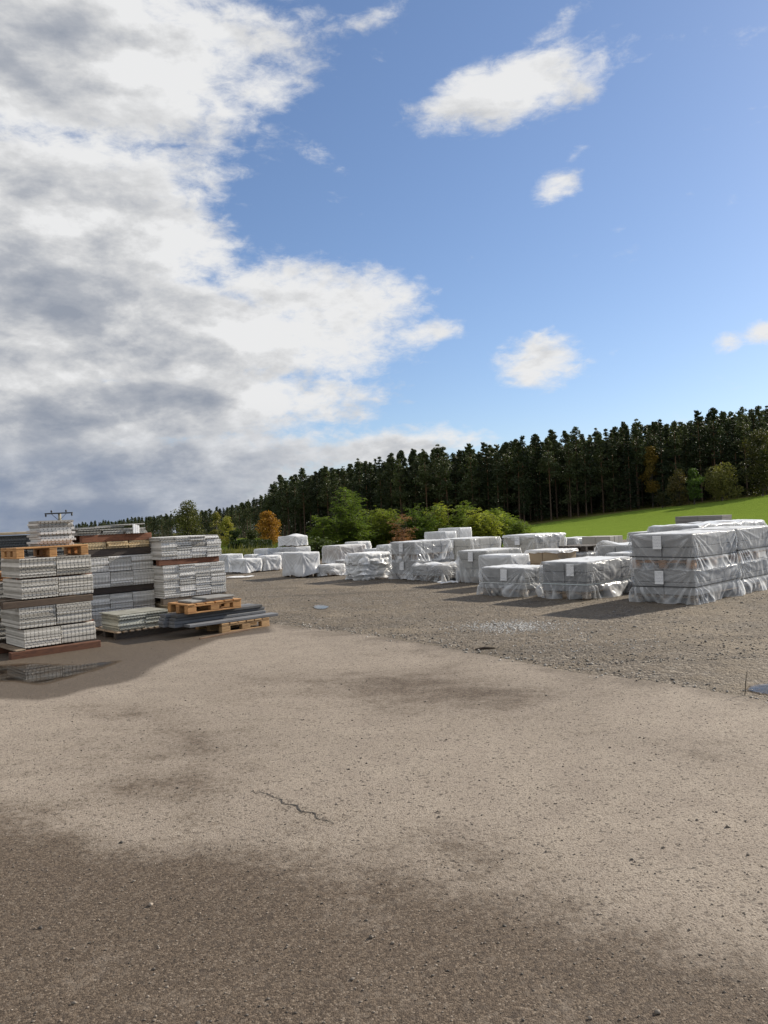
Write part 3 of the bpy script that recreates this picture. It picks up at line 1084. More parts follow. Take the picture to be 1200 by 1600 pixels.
def build_shrubs():
    stem = m_bark((.09, .07, .05), (.09, .075, .05), 3.0)
    g1 = m_leaf((.075, .12, .018), (.20, .25, .038), .5, 1.6)
    g2 = m_leaf((.10, .135, .02), (.26, .285, .045), .5, 1.6)
    br = m_leaf((.20, .10, .045), (.30, .15, .07), .3, 2.0)
    grp = None
    rows = [  # px, base py, top py, Y, half width, stems, material, label
        (545, 862, 771, 37, 1.35, 24, g1, 'tallest feathery green shrub behind the film-covered load with rust red bands'),
        (512, 862, 812, 36, .8, 11, g1, 'lower feathery shrub hugging the side of the tallest shrub'),
        (582, 860, 800, 39, .9, 15, g2, 'yellowish shrub between the tallest shrub and the dry brown one'),
        (652, 858, 792, 38, 1.1, 18, g1, 'dense green shrub behind the dry brown bush'),
        (616, 858, 798, 39, .9, 13, g2, 'leafy shrub with pale shoots beside the dry brown bush, away from the smooth grey loads'),
        (684, 856, 786, 40, .75, 12, g2, 'shrub with one shoot sticking up behind the smooth grey loads'),
        (716, 856, 792, 40, .8, 12, g1, 'slim leafy shrub behind the smooth grey loads'),
        (756, 855, 795, 38, .95, 17, g2, 'broad yellow green shrub next to the smooth grey loads'),
        (782, 854, 796, 40, .8, 13, g1, 'upright shrub next to the lowest shrub of the row'),
        (812, 852, 815, 39, .7, 9, g1, 'lowest shrub at the end of the row before the open field'),
    ]
    for k, (px, pb, pt, Y, w, st, m, label) in enumerate(rows):
        b, t_ = at_depth(px, pb, Y), at_depth(px, pt, Y)
        h = t_[2] + .05
        plant('robinia_shrub', label, 'shrub', robinia_meshes(300 + k, h, w, st), (b[0], Y, -.05), (stem, m), 'shrubs behind the yard', parts=('stem', 'foliage'))
    b, t_ = at_depth(630, 850, 35), at_depth(630, 806, 35)
    plant('dry_shrub', 'dry rust brown bush in front of the green shrubs', 'shrub', robinia_meshes(350, t_[2], .3, 7, 10, .05), (b[0], 35, -.05), (stem, br), parts=('stem', 'foliage'))
    b = at_depth(497, 862, 33)
    plant('small_shrub', 'small dark shrub with broad leaves beside the film-covered load with rust red bands', 'shrub', robinia_meshes(351, 1.0, .5, 6, 8, .12), (b[0], 33, -.05), (stem, m_leaf((.04, .06, .016), (.08, .11, .03), .3, 2.0)), parts=('stem', 'foliage'))
    # weeds along the yard's far edge: blades nobody could count
    rng = np.random.default_rng(5)
    n = 9000
    X = rng.uniform(-17, -4.0, n)
    Yv = 34.5 + rng.exponential(3.2, n) + np.clip(-X - 6, 0, 9) * .1
    hz = rng.uniform(.12, .5, n) * (1 + .5 * np.sin(X * 1.3) * np.sin(Yv * .9))
    a = rng.uniform(0, 6.28, n)
    w = rng.uniform(.012, .03, n)
    lean = rng.normal(size=(n, 2)) * .12
    z0 = np.full(n, -.04)
    bx, by = np.cos(a) * w, np.sin(a) * w
    V = np.stack([np.stack([X - bx, Yv - by, z0], 1), np.stack([X + bx, Yv + by, z0], 1),
                  np.stack([X + lean[:, 0] + bx * .3, Yv + lean[:, 1] + by * .3, z0 + hz], 1),
                  np.stack([X + lean[:, 0] - bx * .3, Yv + lean[:, 1] - by * .3, z0 + hz], 1)], 1).reshape(-1, 3)
    tag(link('weeds', np_mesh('weeds', V, np.arange(4 * n).reshape(n, 4)), m_leaf((.06, .075, .016), (.15, .13, .04), .4, .5)), 'rank grass and weeds along the far edge of the yard', 'weeds', kind='stuff')


build_shrubs()


def build_pole():
    top = at_depth(93, 802, 58)
    z0 = float(terrain_z(top[0], 58)) - 3.5
    o = thing('utility_pole', 'wooden utility pole with one crossarm rising behind the panel stacks', 'pole', (top[0], 58, z0))
    H_ = top[2] - z0
    V, F = tube([(0, 0, 0), (0, 0, H_ * .5), (0, 0, H_)], [.15, .13, .11], 10)
    wood = m_wood((.30, .27, .2), (.17, .15, .11))
    link('pole', py_mesh('pole', V, F + [tuple(range(20, 30))], True), wood, o)
    arm = link('crossarm', box_mesh(2.1, .12, .1, .01, 'crossarm'), m_plain((.04, .04, .042), .6), o, (-1.05, -.2, H_ - .05))
    ceramic = m_plain((.035, .025, .02), .3)
    for x in (-.98, -.55, .55, .98):
        V, F = tube([(0, 0, 0), (0, 0, .05), (0, 0, .06), (0, 0, .12), (0, 0, .14), (0, 0, .2)], [.03, .03, .08, .06, .075, .03], 8)
        link('insulator', py_mesh('insulator', V, F + [tuple(range(40, 48))], True), ceramic, arm, (x + 1.05, .06, -.2 if abs(x) > .9 else .1))
    V, F = tube([(-.6, -.12, H_), (0, -.12, H_ - .55)], [.02, .02], 4)
    V2, F2 = tube([(.6, -.12, H_), (0, -.12, H_ - .55)], [.02, .02], 4)
    link('brace', py_mesh('brace', V + V2, F + [tuple(q + 8 for q in f) for f in F2]), ceramic, o)


build_pole()

# ------------------------------------------------------------------ the yard's own grid: stacks stand turned 47 degrees to the view
YAW = math.radians(47)
D1 = np.array([math.sin(YAW), math.cos(YAW), 0.0])       # along the fronts, away to the right
D2 = np.array([-math.cos(YAW), math.sin(YAW), 0.0])      # along the ends, away to the left
RZ = math.pi / 2 - YAW


def proj(P):
    v = np.asarray(P, float) - [0, 0, EYE]
    w = v @ CF
    return 600 + FPX * (v @ CI) / w, 800 - FPX * (v @ CU) / w


def along(P, d, px):
    """How far to walk from P along d to come to the column px."""
    s = np.linspace(0.02, 6, 1500)
    xs = np.array([proj(P + q * d)[0] for q in s])
    return float(s[np.argmin(abs(xs - px))])


def tall(P, py):
    s = np.linspace(.02, 3, 1500)
    ys = np.array([proj(P + np.array([0, 0, q]))[1] for q in s])
    return float(s[np.argmin(abs(ys - py))])


def local(o, x, y, z=0):
    return o + D1 * x + D2 * y + np.array([0, 0, z])


# ------------------------------------------------------------------ pallets
W_NEW = ((.50, .27, .105), (.33, .155, .055))
W_OLD = ((.24, .18, .125), (.12, .085, .055))
W_DARK = ((.055, .042, .034), (.03, .022, .018))
W_RED = ((.175, .068, .032), (.085, .032, .018))


def pallet(label, o, lx=.8, ly=1.2, cols=W_NEW, slats=5, group=None, rz=RZ, decks_along='x', seed=0):
    """Block pallet, low corner at o; deck boards, stringers, blocks and skids each a piece."""
    rng = random.Random(seed)
    wd = m_wood(*cols)
    t = thing('wooden_pallet', label, 'pallet', o, rz, group)
    bw = .13
    L = lx if decks_along == 'x' else ly
    S = ly if decks_along == 'x' else lx

    def put(name, a, b, c, A, B, C_):
        # a,b along deck direction / across; swap for the other orientation
        if decks_along == 'x':
            me, loc = box_mesh(A, B, C_, .004, name), (a, b, c)
        else:
            me, loc = box_mesh(B, A, C_, .004, name), (b, a, c)
        q = link(name, with_mat(me, wd), None, t, loc)
        q.rotation_euler = (0, 0, rng.uniform(-.006, .006))
        return q
    for k in range(slats):
        put('deck_board', -rng.uniform(0, .008), k * (S - bw) / (slats - 1), .122, L, bw, .022)
    for k in range(3):
        put('stringer', k * (L - .1) / 2, 0.002, .098, .1, S - .004, .023)
        for j in range(3):
            put('block', k * (L - .1) / 2 + .001, .002 + j * (S - .15) / 2, .022, .098, .145, .075)
        put('skid_board', k * (L - .1) / 2, 0.001, 0, .1, S - .002, .021)
    return t


def plank_thing(name, label, cat, o, lx, ly, lz, m, rz=RZ, group=None, bev=.006):
    return tag(link(name, with_mat(box_mesh(lx, ly, lz, bev, name), m), None, None, o, rz), label, cat, group)


# ------------------------------------------------------------------ hollow panels
_boards = {}


def board_mesh(w, th, depth, m, odd=0):
    key = (round(w, 3), round(th, 4), round(depth, 2), m.name, odd)
    if key not in _boards:
        n = max(4, int(round(w / .05)))
        pitch = w / n
        gw, gh, c = pitch * .27, th * .44, th * .12
        prof = [(0, c)]
        prof = [(0, th - c), (0, c), (c, 0)]
        for k in range(n - odd):
            xm = (k + .5 + .5 * odd) * pitch
            prof += [(xm - gw / 2, 0), (xm - gw * .4, gh), (xm + gw * .4, gh), (xm + gw / 2, 0)]
        prof += [(w - c, 0), (w, c), (w, th - c), (w - c, th), (c, th)]
        N = len(prof)
        V = [(x, 0, z) for x, z in prof] + [(x, depth, z) for x, z in prof]
        F = [tuple(range(N)), tuple(range(2 * N - 1, N - 1, -1))]
        F += [(k, N + k, N + (k + 1) % N, (k + 1) % N) for k in range(N)]
        me = py_mesh('board', V, [tuple(reversed(f)) for f in F])
        me.materials.append(m)
        _boards[key] = me
    return _boards[key]


def panel_stack(label, o, cols, w, rows, th, depth, m, seed=0, jit=.004, gap=.014, group=None, lean=0.0, drop=()):
    rng = random.Random(seed)
    t = thing('panel_stack', label, 'panel stack', o, RZ, group)
    mes = [board_mesh(w, th, depth, m), board_mesh(w, th, depth, m, 1)]
    for c in range(cols):
        cj = rng.uniform(-1, 1) * jit * 1.5
        for r in range(rows if (c not in drop) else rows - 1):
            b = link('board', mes[1 if rng.random() < .22 else 0], None, t, (c * (w + gap) + rng.uniform(-1, 1) * jit + lean * r * th, cj + rng.uniform(-1, 1) * jit * 1.6, r * (th + .0006)))
            b.rotation_euler = (0, 0, rng.uniform(-1, 1) * jit * .9)
    return t


def bearers(label, o, L, depth, h, cols, n=2, over=.05, seed=0, group=None):
    wd = m_wood(*cols)
    for k in range(n):
        p = local(o, -over, .02 + k * (depth - .14) / max(1, n - 1), 0)
        lab = label if n == 1 else ('front ' if k == 0 else 'rear ') + label
        plank_thing('timber_bearer', lab, 'timber', p, L + 2 * over, .1, h, wd, group=group)


P_WARM = m_panel((.54, .51, .455))
P_PALE = m_panel((.57, .56, .535))
P_TAN = m_panel((.52, .40, .235))
P_GREY = m_panel((.33, .32, .295))
P_BUFF = m_panel((.50, .43, .32))
P_GREEN = m_panel((.38, .385, .345))


def build_panels():
    # --- front stack
    A = G(38.7, 1015.3, .10)
    A[2] = 0
    w = .468
    g = 'timbers under the panel stacks'
    wd = m_wood(*W_RED)
    plank_thing('timber_bearer', 'rust red beam under the front panel stack, running past its end', 'timber', local(A, -.2, -.09, 0), 1.18, .1, .095, wd)
    plank_thing('timber_bearer', 'second beam on the ground behind the rust red one', 'timber', local(A, -.42, .62, 0), 1.3, .1, .095, wd)
    plank_thing('timber_plank', 'flat board laid across the ground beams under the front panel stack', 'timber', local(A, -.14, -.08, .097), .13, .95, .02, m_wood(*W_OLD))
    z = .119
    panel_stack('lowest layer of the front stack, hollow panels right behind the puddle', local(A, 0, 0, z), 2, w, 13, .0175, .76, P_WARM, 1)
    z += .24
    plank_thing('timber_bearer', 'thin spacer lath between the two lower layers of the front panel stack', 'timber', local(A, -.03, .1, z), 1.0, .06, .018, wd, bev=.002)
    z += .019
    panel_stack('second layer of the front stack, hollow panels under the brown spacer beam', local(A, -.05, 0, z), 2, w, 15, .0175, .76, P_WARM, 2)
    z += .272
    bearers('brown spacer beam half way up the front panel stack', local(A, -.2, -.02, z), 1.08, .74, .09, ((.11, .075, .05), (.06, .04, .028)), 2, group='spacer beams of the front stack')
    z += .091
    plank_thing('timber_plank', 'pale plank end sticking out at half height of the front panel stack', 'timber', local(A, -.34, .1, z + .001), .5, .1, .018, m_wood(*W_OLD))
    z += .02
    panel_stack('third layer of the front stack, hollow panels above the brown spacer beam', local(A, -.01, .0, z), 2, w, 14, .0175, .76, P_WARM, 3)
    z += .259
    plank_thing('timber_bearer', 'thin spacer lath below the top layer of the front panel stack', 'timber', local(A, -.03, .1, z), 1.0, .06, .018, wd, bev=.002)
    z += .019
    panel_stack('top layer of the front stack, hollow panels carrying the orange pallet', local(A, -.03, 0, z), 2, w, 14, .0175, .76, P_WARM, 4)
    z += .257
    for px, zz in ((0.93, .36), (.95, .9)):
        pass
    pallet('bright orange new pallet on top of the front panel stack', local(A, -.06, .0, z), .95, .64, W_NEW, 5, seed=3)
    z2 = z + .146
    panel_stack('loose pile of thick pale panels on the bright orange pallet', local(A, .30, .18, z2), 1, .47, 11, .031, .42, m_panel((.50, .485, .46)), 5, .022)
    # --- three-column stack
    B = G(146, 989, 0)
    B = B + D1 * -.12 - D2 * .08
    wb, L = .372, 3 * .378
    L = L + .12
    z = 0
    bearers('dark beam on the ground under the three-column panel stack', local(B, 0, 0, 0), L, 1.0, .10, W_DARK, 2, group='ground beams of the three-column stack')
    z = .101
    B3 = local(B, 0, 0, 0)
    for lab, rows, dx, sd in (('lowest layer of the three-column stack, pale panels partly behind the low pile', 13, 0, 11), ('second layer of the three-column stack, pale panels under a dark beam', 13, .0, 12)):
        panel_stack(lab, local(B3, dx, 0, z), 3, wb, rows, .0178, 1.0, P_PALE, sd, .006, .012)
        z += rows * .0184 + .012
    bearers('dark spacer beam in the three-column panel stack', local(B, 0, .0, z), L - .1, 1.0, .105, W_DARK, 2, over=.0, group='spacer beams of the three-column stack')
    z += .106
    for lab, rows, dx, sd in (('third layer of the three-column stack, pale panels above the dark spacer beam', 13, .02, 13), ('fourth layer of the three-column stack, pale panels beside the orange pallet', 13, .0, 14)):
        panel_stack(lab, local(B3, dx, 0, z), 3, wb, rows, .0178, 1.0, P_PALE, sd, .006, .012)
        z += rows * .0184 + .012
    bearers('dark beam under the tan panels of the three-column stack', local(B, 0, .02, z), L - .1, .9, .115, W_DARK, 2, over=0, group='upper beams of the three-column stack')
    z += .116
    panel_stack('thin layer of tan panels near the top of the three-column stack', local(B, .02, .03, z), 3, .345, 6, .0178, .95, P_TAN, 15, .012, .02)
    z += .112
    bearers('rust red beam on top of the tan panels', local(B, -.02, .02, z), L - .08, .9, .115, W_RED, 2, over=0, group='rust red beams of the three-column stack')
    z += .116
    panel_stack('weathered thin grey panels lying loose on top of the three-column stack', local(B, -.06, .06, z), 3, .36, 5, .0175, .9, P_GREY, 16, .03, .01, lean=-.25)
    rng = random.Random(4)
    for k in range(3):
        q = link('loose_panel', board_mesh(.5, .017, .85, P_GREY), None, None, local(B, -.12 + k * .34, .1, z + .096 + .022 * k), RZ + rng.uniform(-.12, .12))
        q.rotation_euler = (rng.uniform(-.02, .02), rng.uniform(-.06, .03), RZ + rng.uniform(-.1, .1))
        tag(q, ['sagging grey panel thrown on top of the three-column stack, lowest of the askew ones', 'grey panel lying askew across the top of the three-column stack', 'topmost askew grey panel next to the white upright boards'][k], 'panel')
    wh = m_plain((.78, .78, .78), .5)
    t = thing('edge_boards', 'white upright edge boards leaning on the weathered grey panels', 'boards', local(B, .80, -.035, z + .0), RZ)
    for k in range(3):
        q = link('white_board', with_mat(box_mesh(.032, .03, .15 - .012 * k, .003, 'white_board'), wh), None, t, (k * .036, 0, .0))
        q.rotation_euler = (0, .03, 0)
    # --- four-column stack
    C = G(268, 978, 0)
    wc = .283
    L = 4 * .29
    bearers('beam on the ground under the four-column panel stack', local(C, .02, 0, 0), L - .1, .9, .1, W_RED, 2, over=0, group='ground beams of the four-column stack')
    bearers('weathered board beam under the tan bottom layer of the four-column panel stack', local(C, .0, .02, .101), L - .12, .9, .07, W_OLD, 2, over=0, group='second beams of the four-column stack')
    z = .172
    panel_stack('tan panels at the bottom of the four-column stack', local(C, .0, 0, z), 4, wc, 10, .0175, .95, P_BUFF, 21, .006)
    z += .183
    bearers('grey brown beam under the tall block of pale panels', local(C, -.12, 0, z), L + .04, .9, .105, ((.13, .10, .075), (.07, .055, .04)), 2, over=0, group='third beams of the four-column stack')
    z += .106
    panel_stack('tall block of pale panels in the middle of the four-column stack', local(C, -.10, 0, z), 4, wc, 19, .0178, .95, P_PALE, 22, .007, .009)
    z += .352
    panel_stack('pale panels just below the rust red beam of the four-column stack', local(C, -.10, .01, z), 4, wc, 10, .0178, .95, P_PALE, 23, .008, .006)
    z += .188
    bearers('rust red beam in the upper half of the four-column stack', local(C, -.17, 0, z), L - .03, .9, .095, W_RED, 2, over=0, group='rust red beams of the four-column stack')
    z += .096
    panel_stack('pale panels above the rust red beam of the four-column stack', local(C, -.12, 0, z), 4, wc - .01, 16, .0178, .95, P_PALE, 24, .007, .006)
    z += .297
    panel_stack('thin top layer of pale panels on the four-column stack', local(C, -.15, -.01, z), 4, wc - .01, 4, .0178, .95, P_PALE, 25, .012, .004)
    # --- stacks half hidden at the left border
    E_ = local(A, -.5, 1.35, 0)
    z = 0
    bearers('beam under the stack behind the front panel stack', E_, 1.0, .9, .1, W_DARK, 2, group='beams of the hidden stack')
    z = .101
    for k, (rows, cc, lab) in enumerate(((14, P_GREY, 'lowest grey panels of the half hidden stack'), (12, P_GREY, 'second grey panels of the half hidden stack'))):
        panel_stack(lab + ' behind the front one', local(E_, 0, 0, z), 2, .46, rows, .0178, .95, cc, 31 + k, .02)
        z += rows * .0184 + .006
        bearers(['worn plank above the lowest layer of the half hidden stack', 'worn plank above the second layer of the half hidden stack'][k], local(E_, -.1, 0, z), 1.0, .9, .05, W_OLD, 2, group='planks of the hidden stack')
        z += .052
    panel_stack('third grey panels of the half hidden stack, below the half hidden pallet', local(E_, 0, 0, z), 2, .46, 13, .0178, .95, P_GREY, 35, .01)
    z += .242
    pallet('orange pallet of the half hidden stack behind the front one', local(E_, 0, .0, z), .8, 1.0, W_NEW, 5, seed=9)
    z += .146
    panel_stack('grey panels on the half hidden orange pallet', local(E_, -.1, .1, z), 1, .46, 13, .0178, .9, P_GREY, 36, .006)
    H0 = at_depth(18, 853, 14.5)
    H0 = np.array([H0[0] - .25, H0[1], 0])
    z = 0
    bearers('beam under the farthest dark panel stack', H0, 1.6, .9, .1, W_DARK, 2, group='beams of the farthest dark stack')
    panel_stack('dark weathered panels far behind the front stack', local(H0, 0, 0, .101), 3, .5, 82, .0178, .95, m_panel((.13, .13, .125)), 41, .02)
    plank_thing('timber_sheet', 'pale brown sheet lying on the dark weathered panels', 'board', local(H0, -.4, -.1, .101 + 82 * .0184 + .012), 1.9, 1.0, .05, m_wood((.34, .28, .19), (.22, .17, .11)))
    # --- slatted pallet with the low pile
    S = G(184, 1001, 0)
    t = thing('slatted_pallet', 'long weathered slatted pallet in front of the three-column stack', 'pallet', S, RZ)
    wd = m_wood((.34, .26, .185), (.2, .145, .10))
    wdk = m_wood(*W_DARK)
    for k in range(15):
        q = link('slat', with_mat(box_mesh(.062, .95, .02, .003, 'slat'), wd), None, t, (k * .103, 0, .10))
        q.rotation_euler = (0, 0, random.Random(k).uniform(-.02, .02))
    for k in range(3):
        link('bearer', with_mat(box_mesh(1.5, .08, .098, .004, 'bearer'), wdk), None, t, (0, .06 + k * .38, 0))
    panel_stack('low pile of grey green panels on the slatted pallet', local(S, .05, .06, .123), 2, .405, 12, .0182, .62, P_GREEN, 51, .016, .004)
    q = link('loose_panel', board_mesh(.82, .016, .62, P_GREEN), None, None, local(S, .03, .07, .123 + 12 * .0189), RZ + .015)
    tag(q, 'wide flat grey green panel covering the low pile on the slatted pallet', 'panel')
    # --- dark planks on a pallet, with another pallet on top
    F_ = G(347, 990, 0)
    pallet('pale worn pallet on the ground under the dark grey planks', F_, .86, .8, ((.46, .29, .14), (.30, .17, .075)), 6, seed=21, decks_along='y')
    dk = m_panel((.115, .118, .125))
    rng = random.Random(8)
    nm = ['front', 'second', 'third', 'fourth']
    z = .147
    n = 0
    for k, (dx, dy, L, zz) in enumerate([(-.52, .02, 1.55, 0), (-.66, .21, 1.6, 0), (-.66, .21, 1.58, .047), (-.64, .22, 1.58, .094), (-.72, .42, 1.6, 0), (-.73, .42, 1.6, .047), (-.70, .43, 1.6, .094), (-.69, .42, 1.55, .141), (-.62, .2, 1.5, .141)]):
        q = link('grey_plank', with_mat(box_mesh(L, .185, .045, .007, 'grey_plank'), dk), None, None, local(F_, dx, dy, z + zz), RZ + rng.uniform(-.025, .025))
        tag(q, 'front dark grey plank lying alone on the worn pallet' if k == 0 else 'dark grey plank in the pile behind the front plank', 'plank', None if k == 0 else 'dark grey planks')
    z = z + .190
    pallet('orange pallet resting on the dark grey planks', local(F_, -.50, .10, z), .92, .62, ((.48, .26, .10), (.32, .15, .055)), 6, seed=22, decks_along='y')
    sg = m_panel((.24, .235, .22))
    sl1 = plank_thing('grey_slab', 'lower grey slab on the orange pallet above the planks', 'slab', local(F_, -.40, .16, z + .146), .72, .42, .03, sg)
    sl2 = plank_thing('grey_slab', 'upper grey slab on the orange pallet above the planks', 'slab', local(F_, -.16, .14, z + .178), .5, .42, .028, sg, rz=RZ + .03)
    a, b = G(312, 1000, 0), G(391, 985, 0)
    V, F = tube([a + [0, 0, .018], (a + b) / 2 + [0, 0, .02], b + [0, 0, .018]], [.014, .015, .012], 4)
    q = link('wood_lath', py_mesh('wood_lath', V, F), m_wood((.25, .16, .1), (.14, .08, .05)))
    tag(q, 'thin broken lath on the ground in front of the worn pallet', 'lath')


build_panels()


# ------------------------------------------------------------------ film-wrapped loads
def n3(x, y, z):
    return mnoise.noise(Vector((x, y, z)))


def film_mesh(L1, L2, top, z0, seed, amp=.03, flare=.07, n_per=44, lev=20, hem=.03, strap=None, topfn=None, ground=True, hem_rag=.045):
    """A sheet drawn over the load: flat on top, pleats running down from the top corners, loose ragged hem."""
    m = .014
    sides = [((-m, -m), (L1 + m, -m), (0, -1)), ((L1 + m, -m), (L1 + m, L2 + m), (1, 0)), ((L1 + m, L2 + m), (-m, L2 + m), (0, 1)), ((-m, L2 + m), (-m, -m), (-1, 0))]
    ring = []
    for si, (a, b, nr) in enumerate(sides):
        Ls = math.hypot(b[0] - a[0], b[1] - a[1])
        k_n = max(8, int(n_per * Ls))
        pr = sides[si - 1][2]
        nx = sides[(si + 1) % 4][2]
        for k in range(k_n):
            q = k / k_n
            x, y = a[0] + (b[0] - a[0]) * q, a[1] + (b[1] - a[1]) * q
            s = q * Ls
            # round the corner off
            wa, wb = max(0, 1 - s / .05) * .5, max(0, 1 - (Ls - s) / .05) * .5
            n_ = Vector((nr[0] * (1 - wa - wb) + pr[0] * wa + nx[0] * wb, nr[1] * (1 - wa - wb) + pr[1] * wa + nx[1] * wb, 0)).normalized()
            ring.append((x, y, n_, s, Ls, si))
    N = len(ring)
    V, FO = [], []
    sd = seed * 7.31
    H_ = top - z0

    def tz(x, y):
        w = .007 * abs(n3(x * 5 + sd, y * 5, 1.0)) + .010 * max(0, n3(x * 2.2, y * 9 + sd, 2.0)) ** 1.0
        return w * (amp / .03) + (topfn(x, y) if topfn else 0.0)
    for lv in range(lev + 1):
        v = (lv / lev)
        for (x, y, nr, s, Ls, si) in ring:
            hz = z0 + hem + hem_rag * 1.6 * n3(x * 2.1 + sd, y * 2.1, 5.0) + .015 * n3(x * 9, y * 9 + sd, 6.0)
            if ground:
                hz = max(hz, z0 + .004)
            t0 = top + tz(x, y) * (1.0 if lv < 2 else 1.0)
            z = t0 - v * (t0 - hz)
            dz = t0 - z
            off, fo = .004, 0.0
            for dx in (s, Ls - s):                      # pleats fanning out from the two top corners
                ang = math.atan2(dz, dx + .02)
                r = math.hypot(dx, dz)
                rd = 1 - 2.2 * abs(n3(ang * 4.2 + sd + si * 3.7, r * .5, dx * .15))
                rd = (rd - .35) / .65
                if rd > 0:
                    g_ = rd * min(1, r / .2) * math.exp(-r * .8) * max(0.0, 1 - dx / Ls) ** 1.5 * 1.5
                    off += amp * 1.3 * g_
                    fo += g_ * rd
            sk = s + (.5 * n3(si * 9.1 + sd, 2.0, s * .8)) * dz          # slanting pulls
            rv = (1 - 3.0 * abs(n3(sk * 2.7 + sd + si * 11, v * .7, 9.0)) - .45) / .55
            if rv > 0:
                off += amp * 1.0 * rv * (.1 + v)
                fo += .45 * rv * rv * (.25 + .6 * v)
            cr = n3(x * 5 + sd, y * 5, z * 6)
            off += amp * .5 * abs(cr)
            fo += .25 * max(0, cr)
            fl = max(0.0, (v - .5) / .5)
            wv = n3(s * 2.2 + si * 5 + sd, v * 1.3, 1.0)
            off += flare * fl * (.35 + 1.5 * wv) + flare * .35 * fl * max(0, n3(s * 4 + sd, v * 2, si))
            fo += .8 * fl * (.75 + .4 * wv)
            FO.append(min(1.0, fo))
            if strap is not None:
                off *= 1 - .85 * math.exp(-((z - strap) / .035) ** 2)
            if z > z0 + .15:
                off = max(off, .003)
            c = min(1.0, lv / 1.5)
            V.append((x + nr.x * (off * c - (1 - c) * .012), y + nr.y * (off * c - (1 - c) * .012), z + (.004 if lv == 0 else 0)))
    F = []
    for lv in range(lev):
        for k in range(N):
            F.append((lv * N + k, (lv + 1) * N + k, (lv + 1) * N + (k + 1) % N, lv * N + (k + 1) % N))
    # the top, ring by ring towards the middle
    K = 9
    cx, cy = L1 / 2, L2 / 2
    off0 = len(V)
    for kk in range(1, K):
        f_ = 1 - kk / K
        for (x, y, nr, s, Ls, si) in ring:
            X, Y = cx + (x - cx) * f_, cy + (y - cy) * f_
            V.append((X, Y, top + .006 + tz(X, Y)))
            FO.append(1.0 + .3 * n3(X * 4 + sd, Y * 4, .5))  # cover raised over the whole top, whitening it in place of sun glare
    for kk in range(K - 1):
        a0 = 0 if kk == 0 else off0 + (kk - 1) * N
        b0 = off0 + kk * N
        for k in range(N):
            F.append((a0 + k, a0 + (k + 1) % N, b0 + (k + 1) % N, b0 + k))
    me = np_mesh('film', V, F, True)
    at_ = me.attributes.new('fold', 'FLOAT', 'POINT')
    at_.data.foreach_set('value', np.array(FO, dtype=np.float32))
    return me


def strap_mesh(L1, L2, z, w=.016, slope=0.0, out=.022):
    P = [(-out, -out), (L1 + out, -out), (L1 + out, L2 + out), (-out, L2 + out)]
    V = []
    for k, (x, y) in enumerate(P):
        zz = z + slope * (.5 if k in (0, 1) else -.5) * (1 if k in (1, 2) else .3)
        V += [(x, y, zz), (x, y, zz + w)]
    F = [(2 * k, 2 * ((k + 1) % 4), 2 * ((k + 1) % 4) + 1, 2 * k + 1) for k in range(4)]
    return py_mesh('strap', V, F)


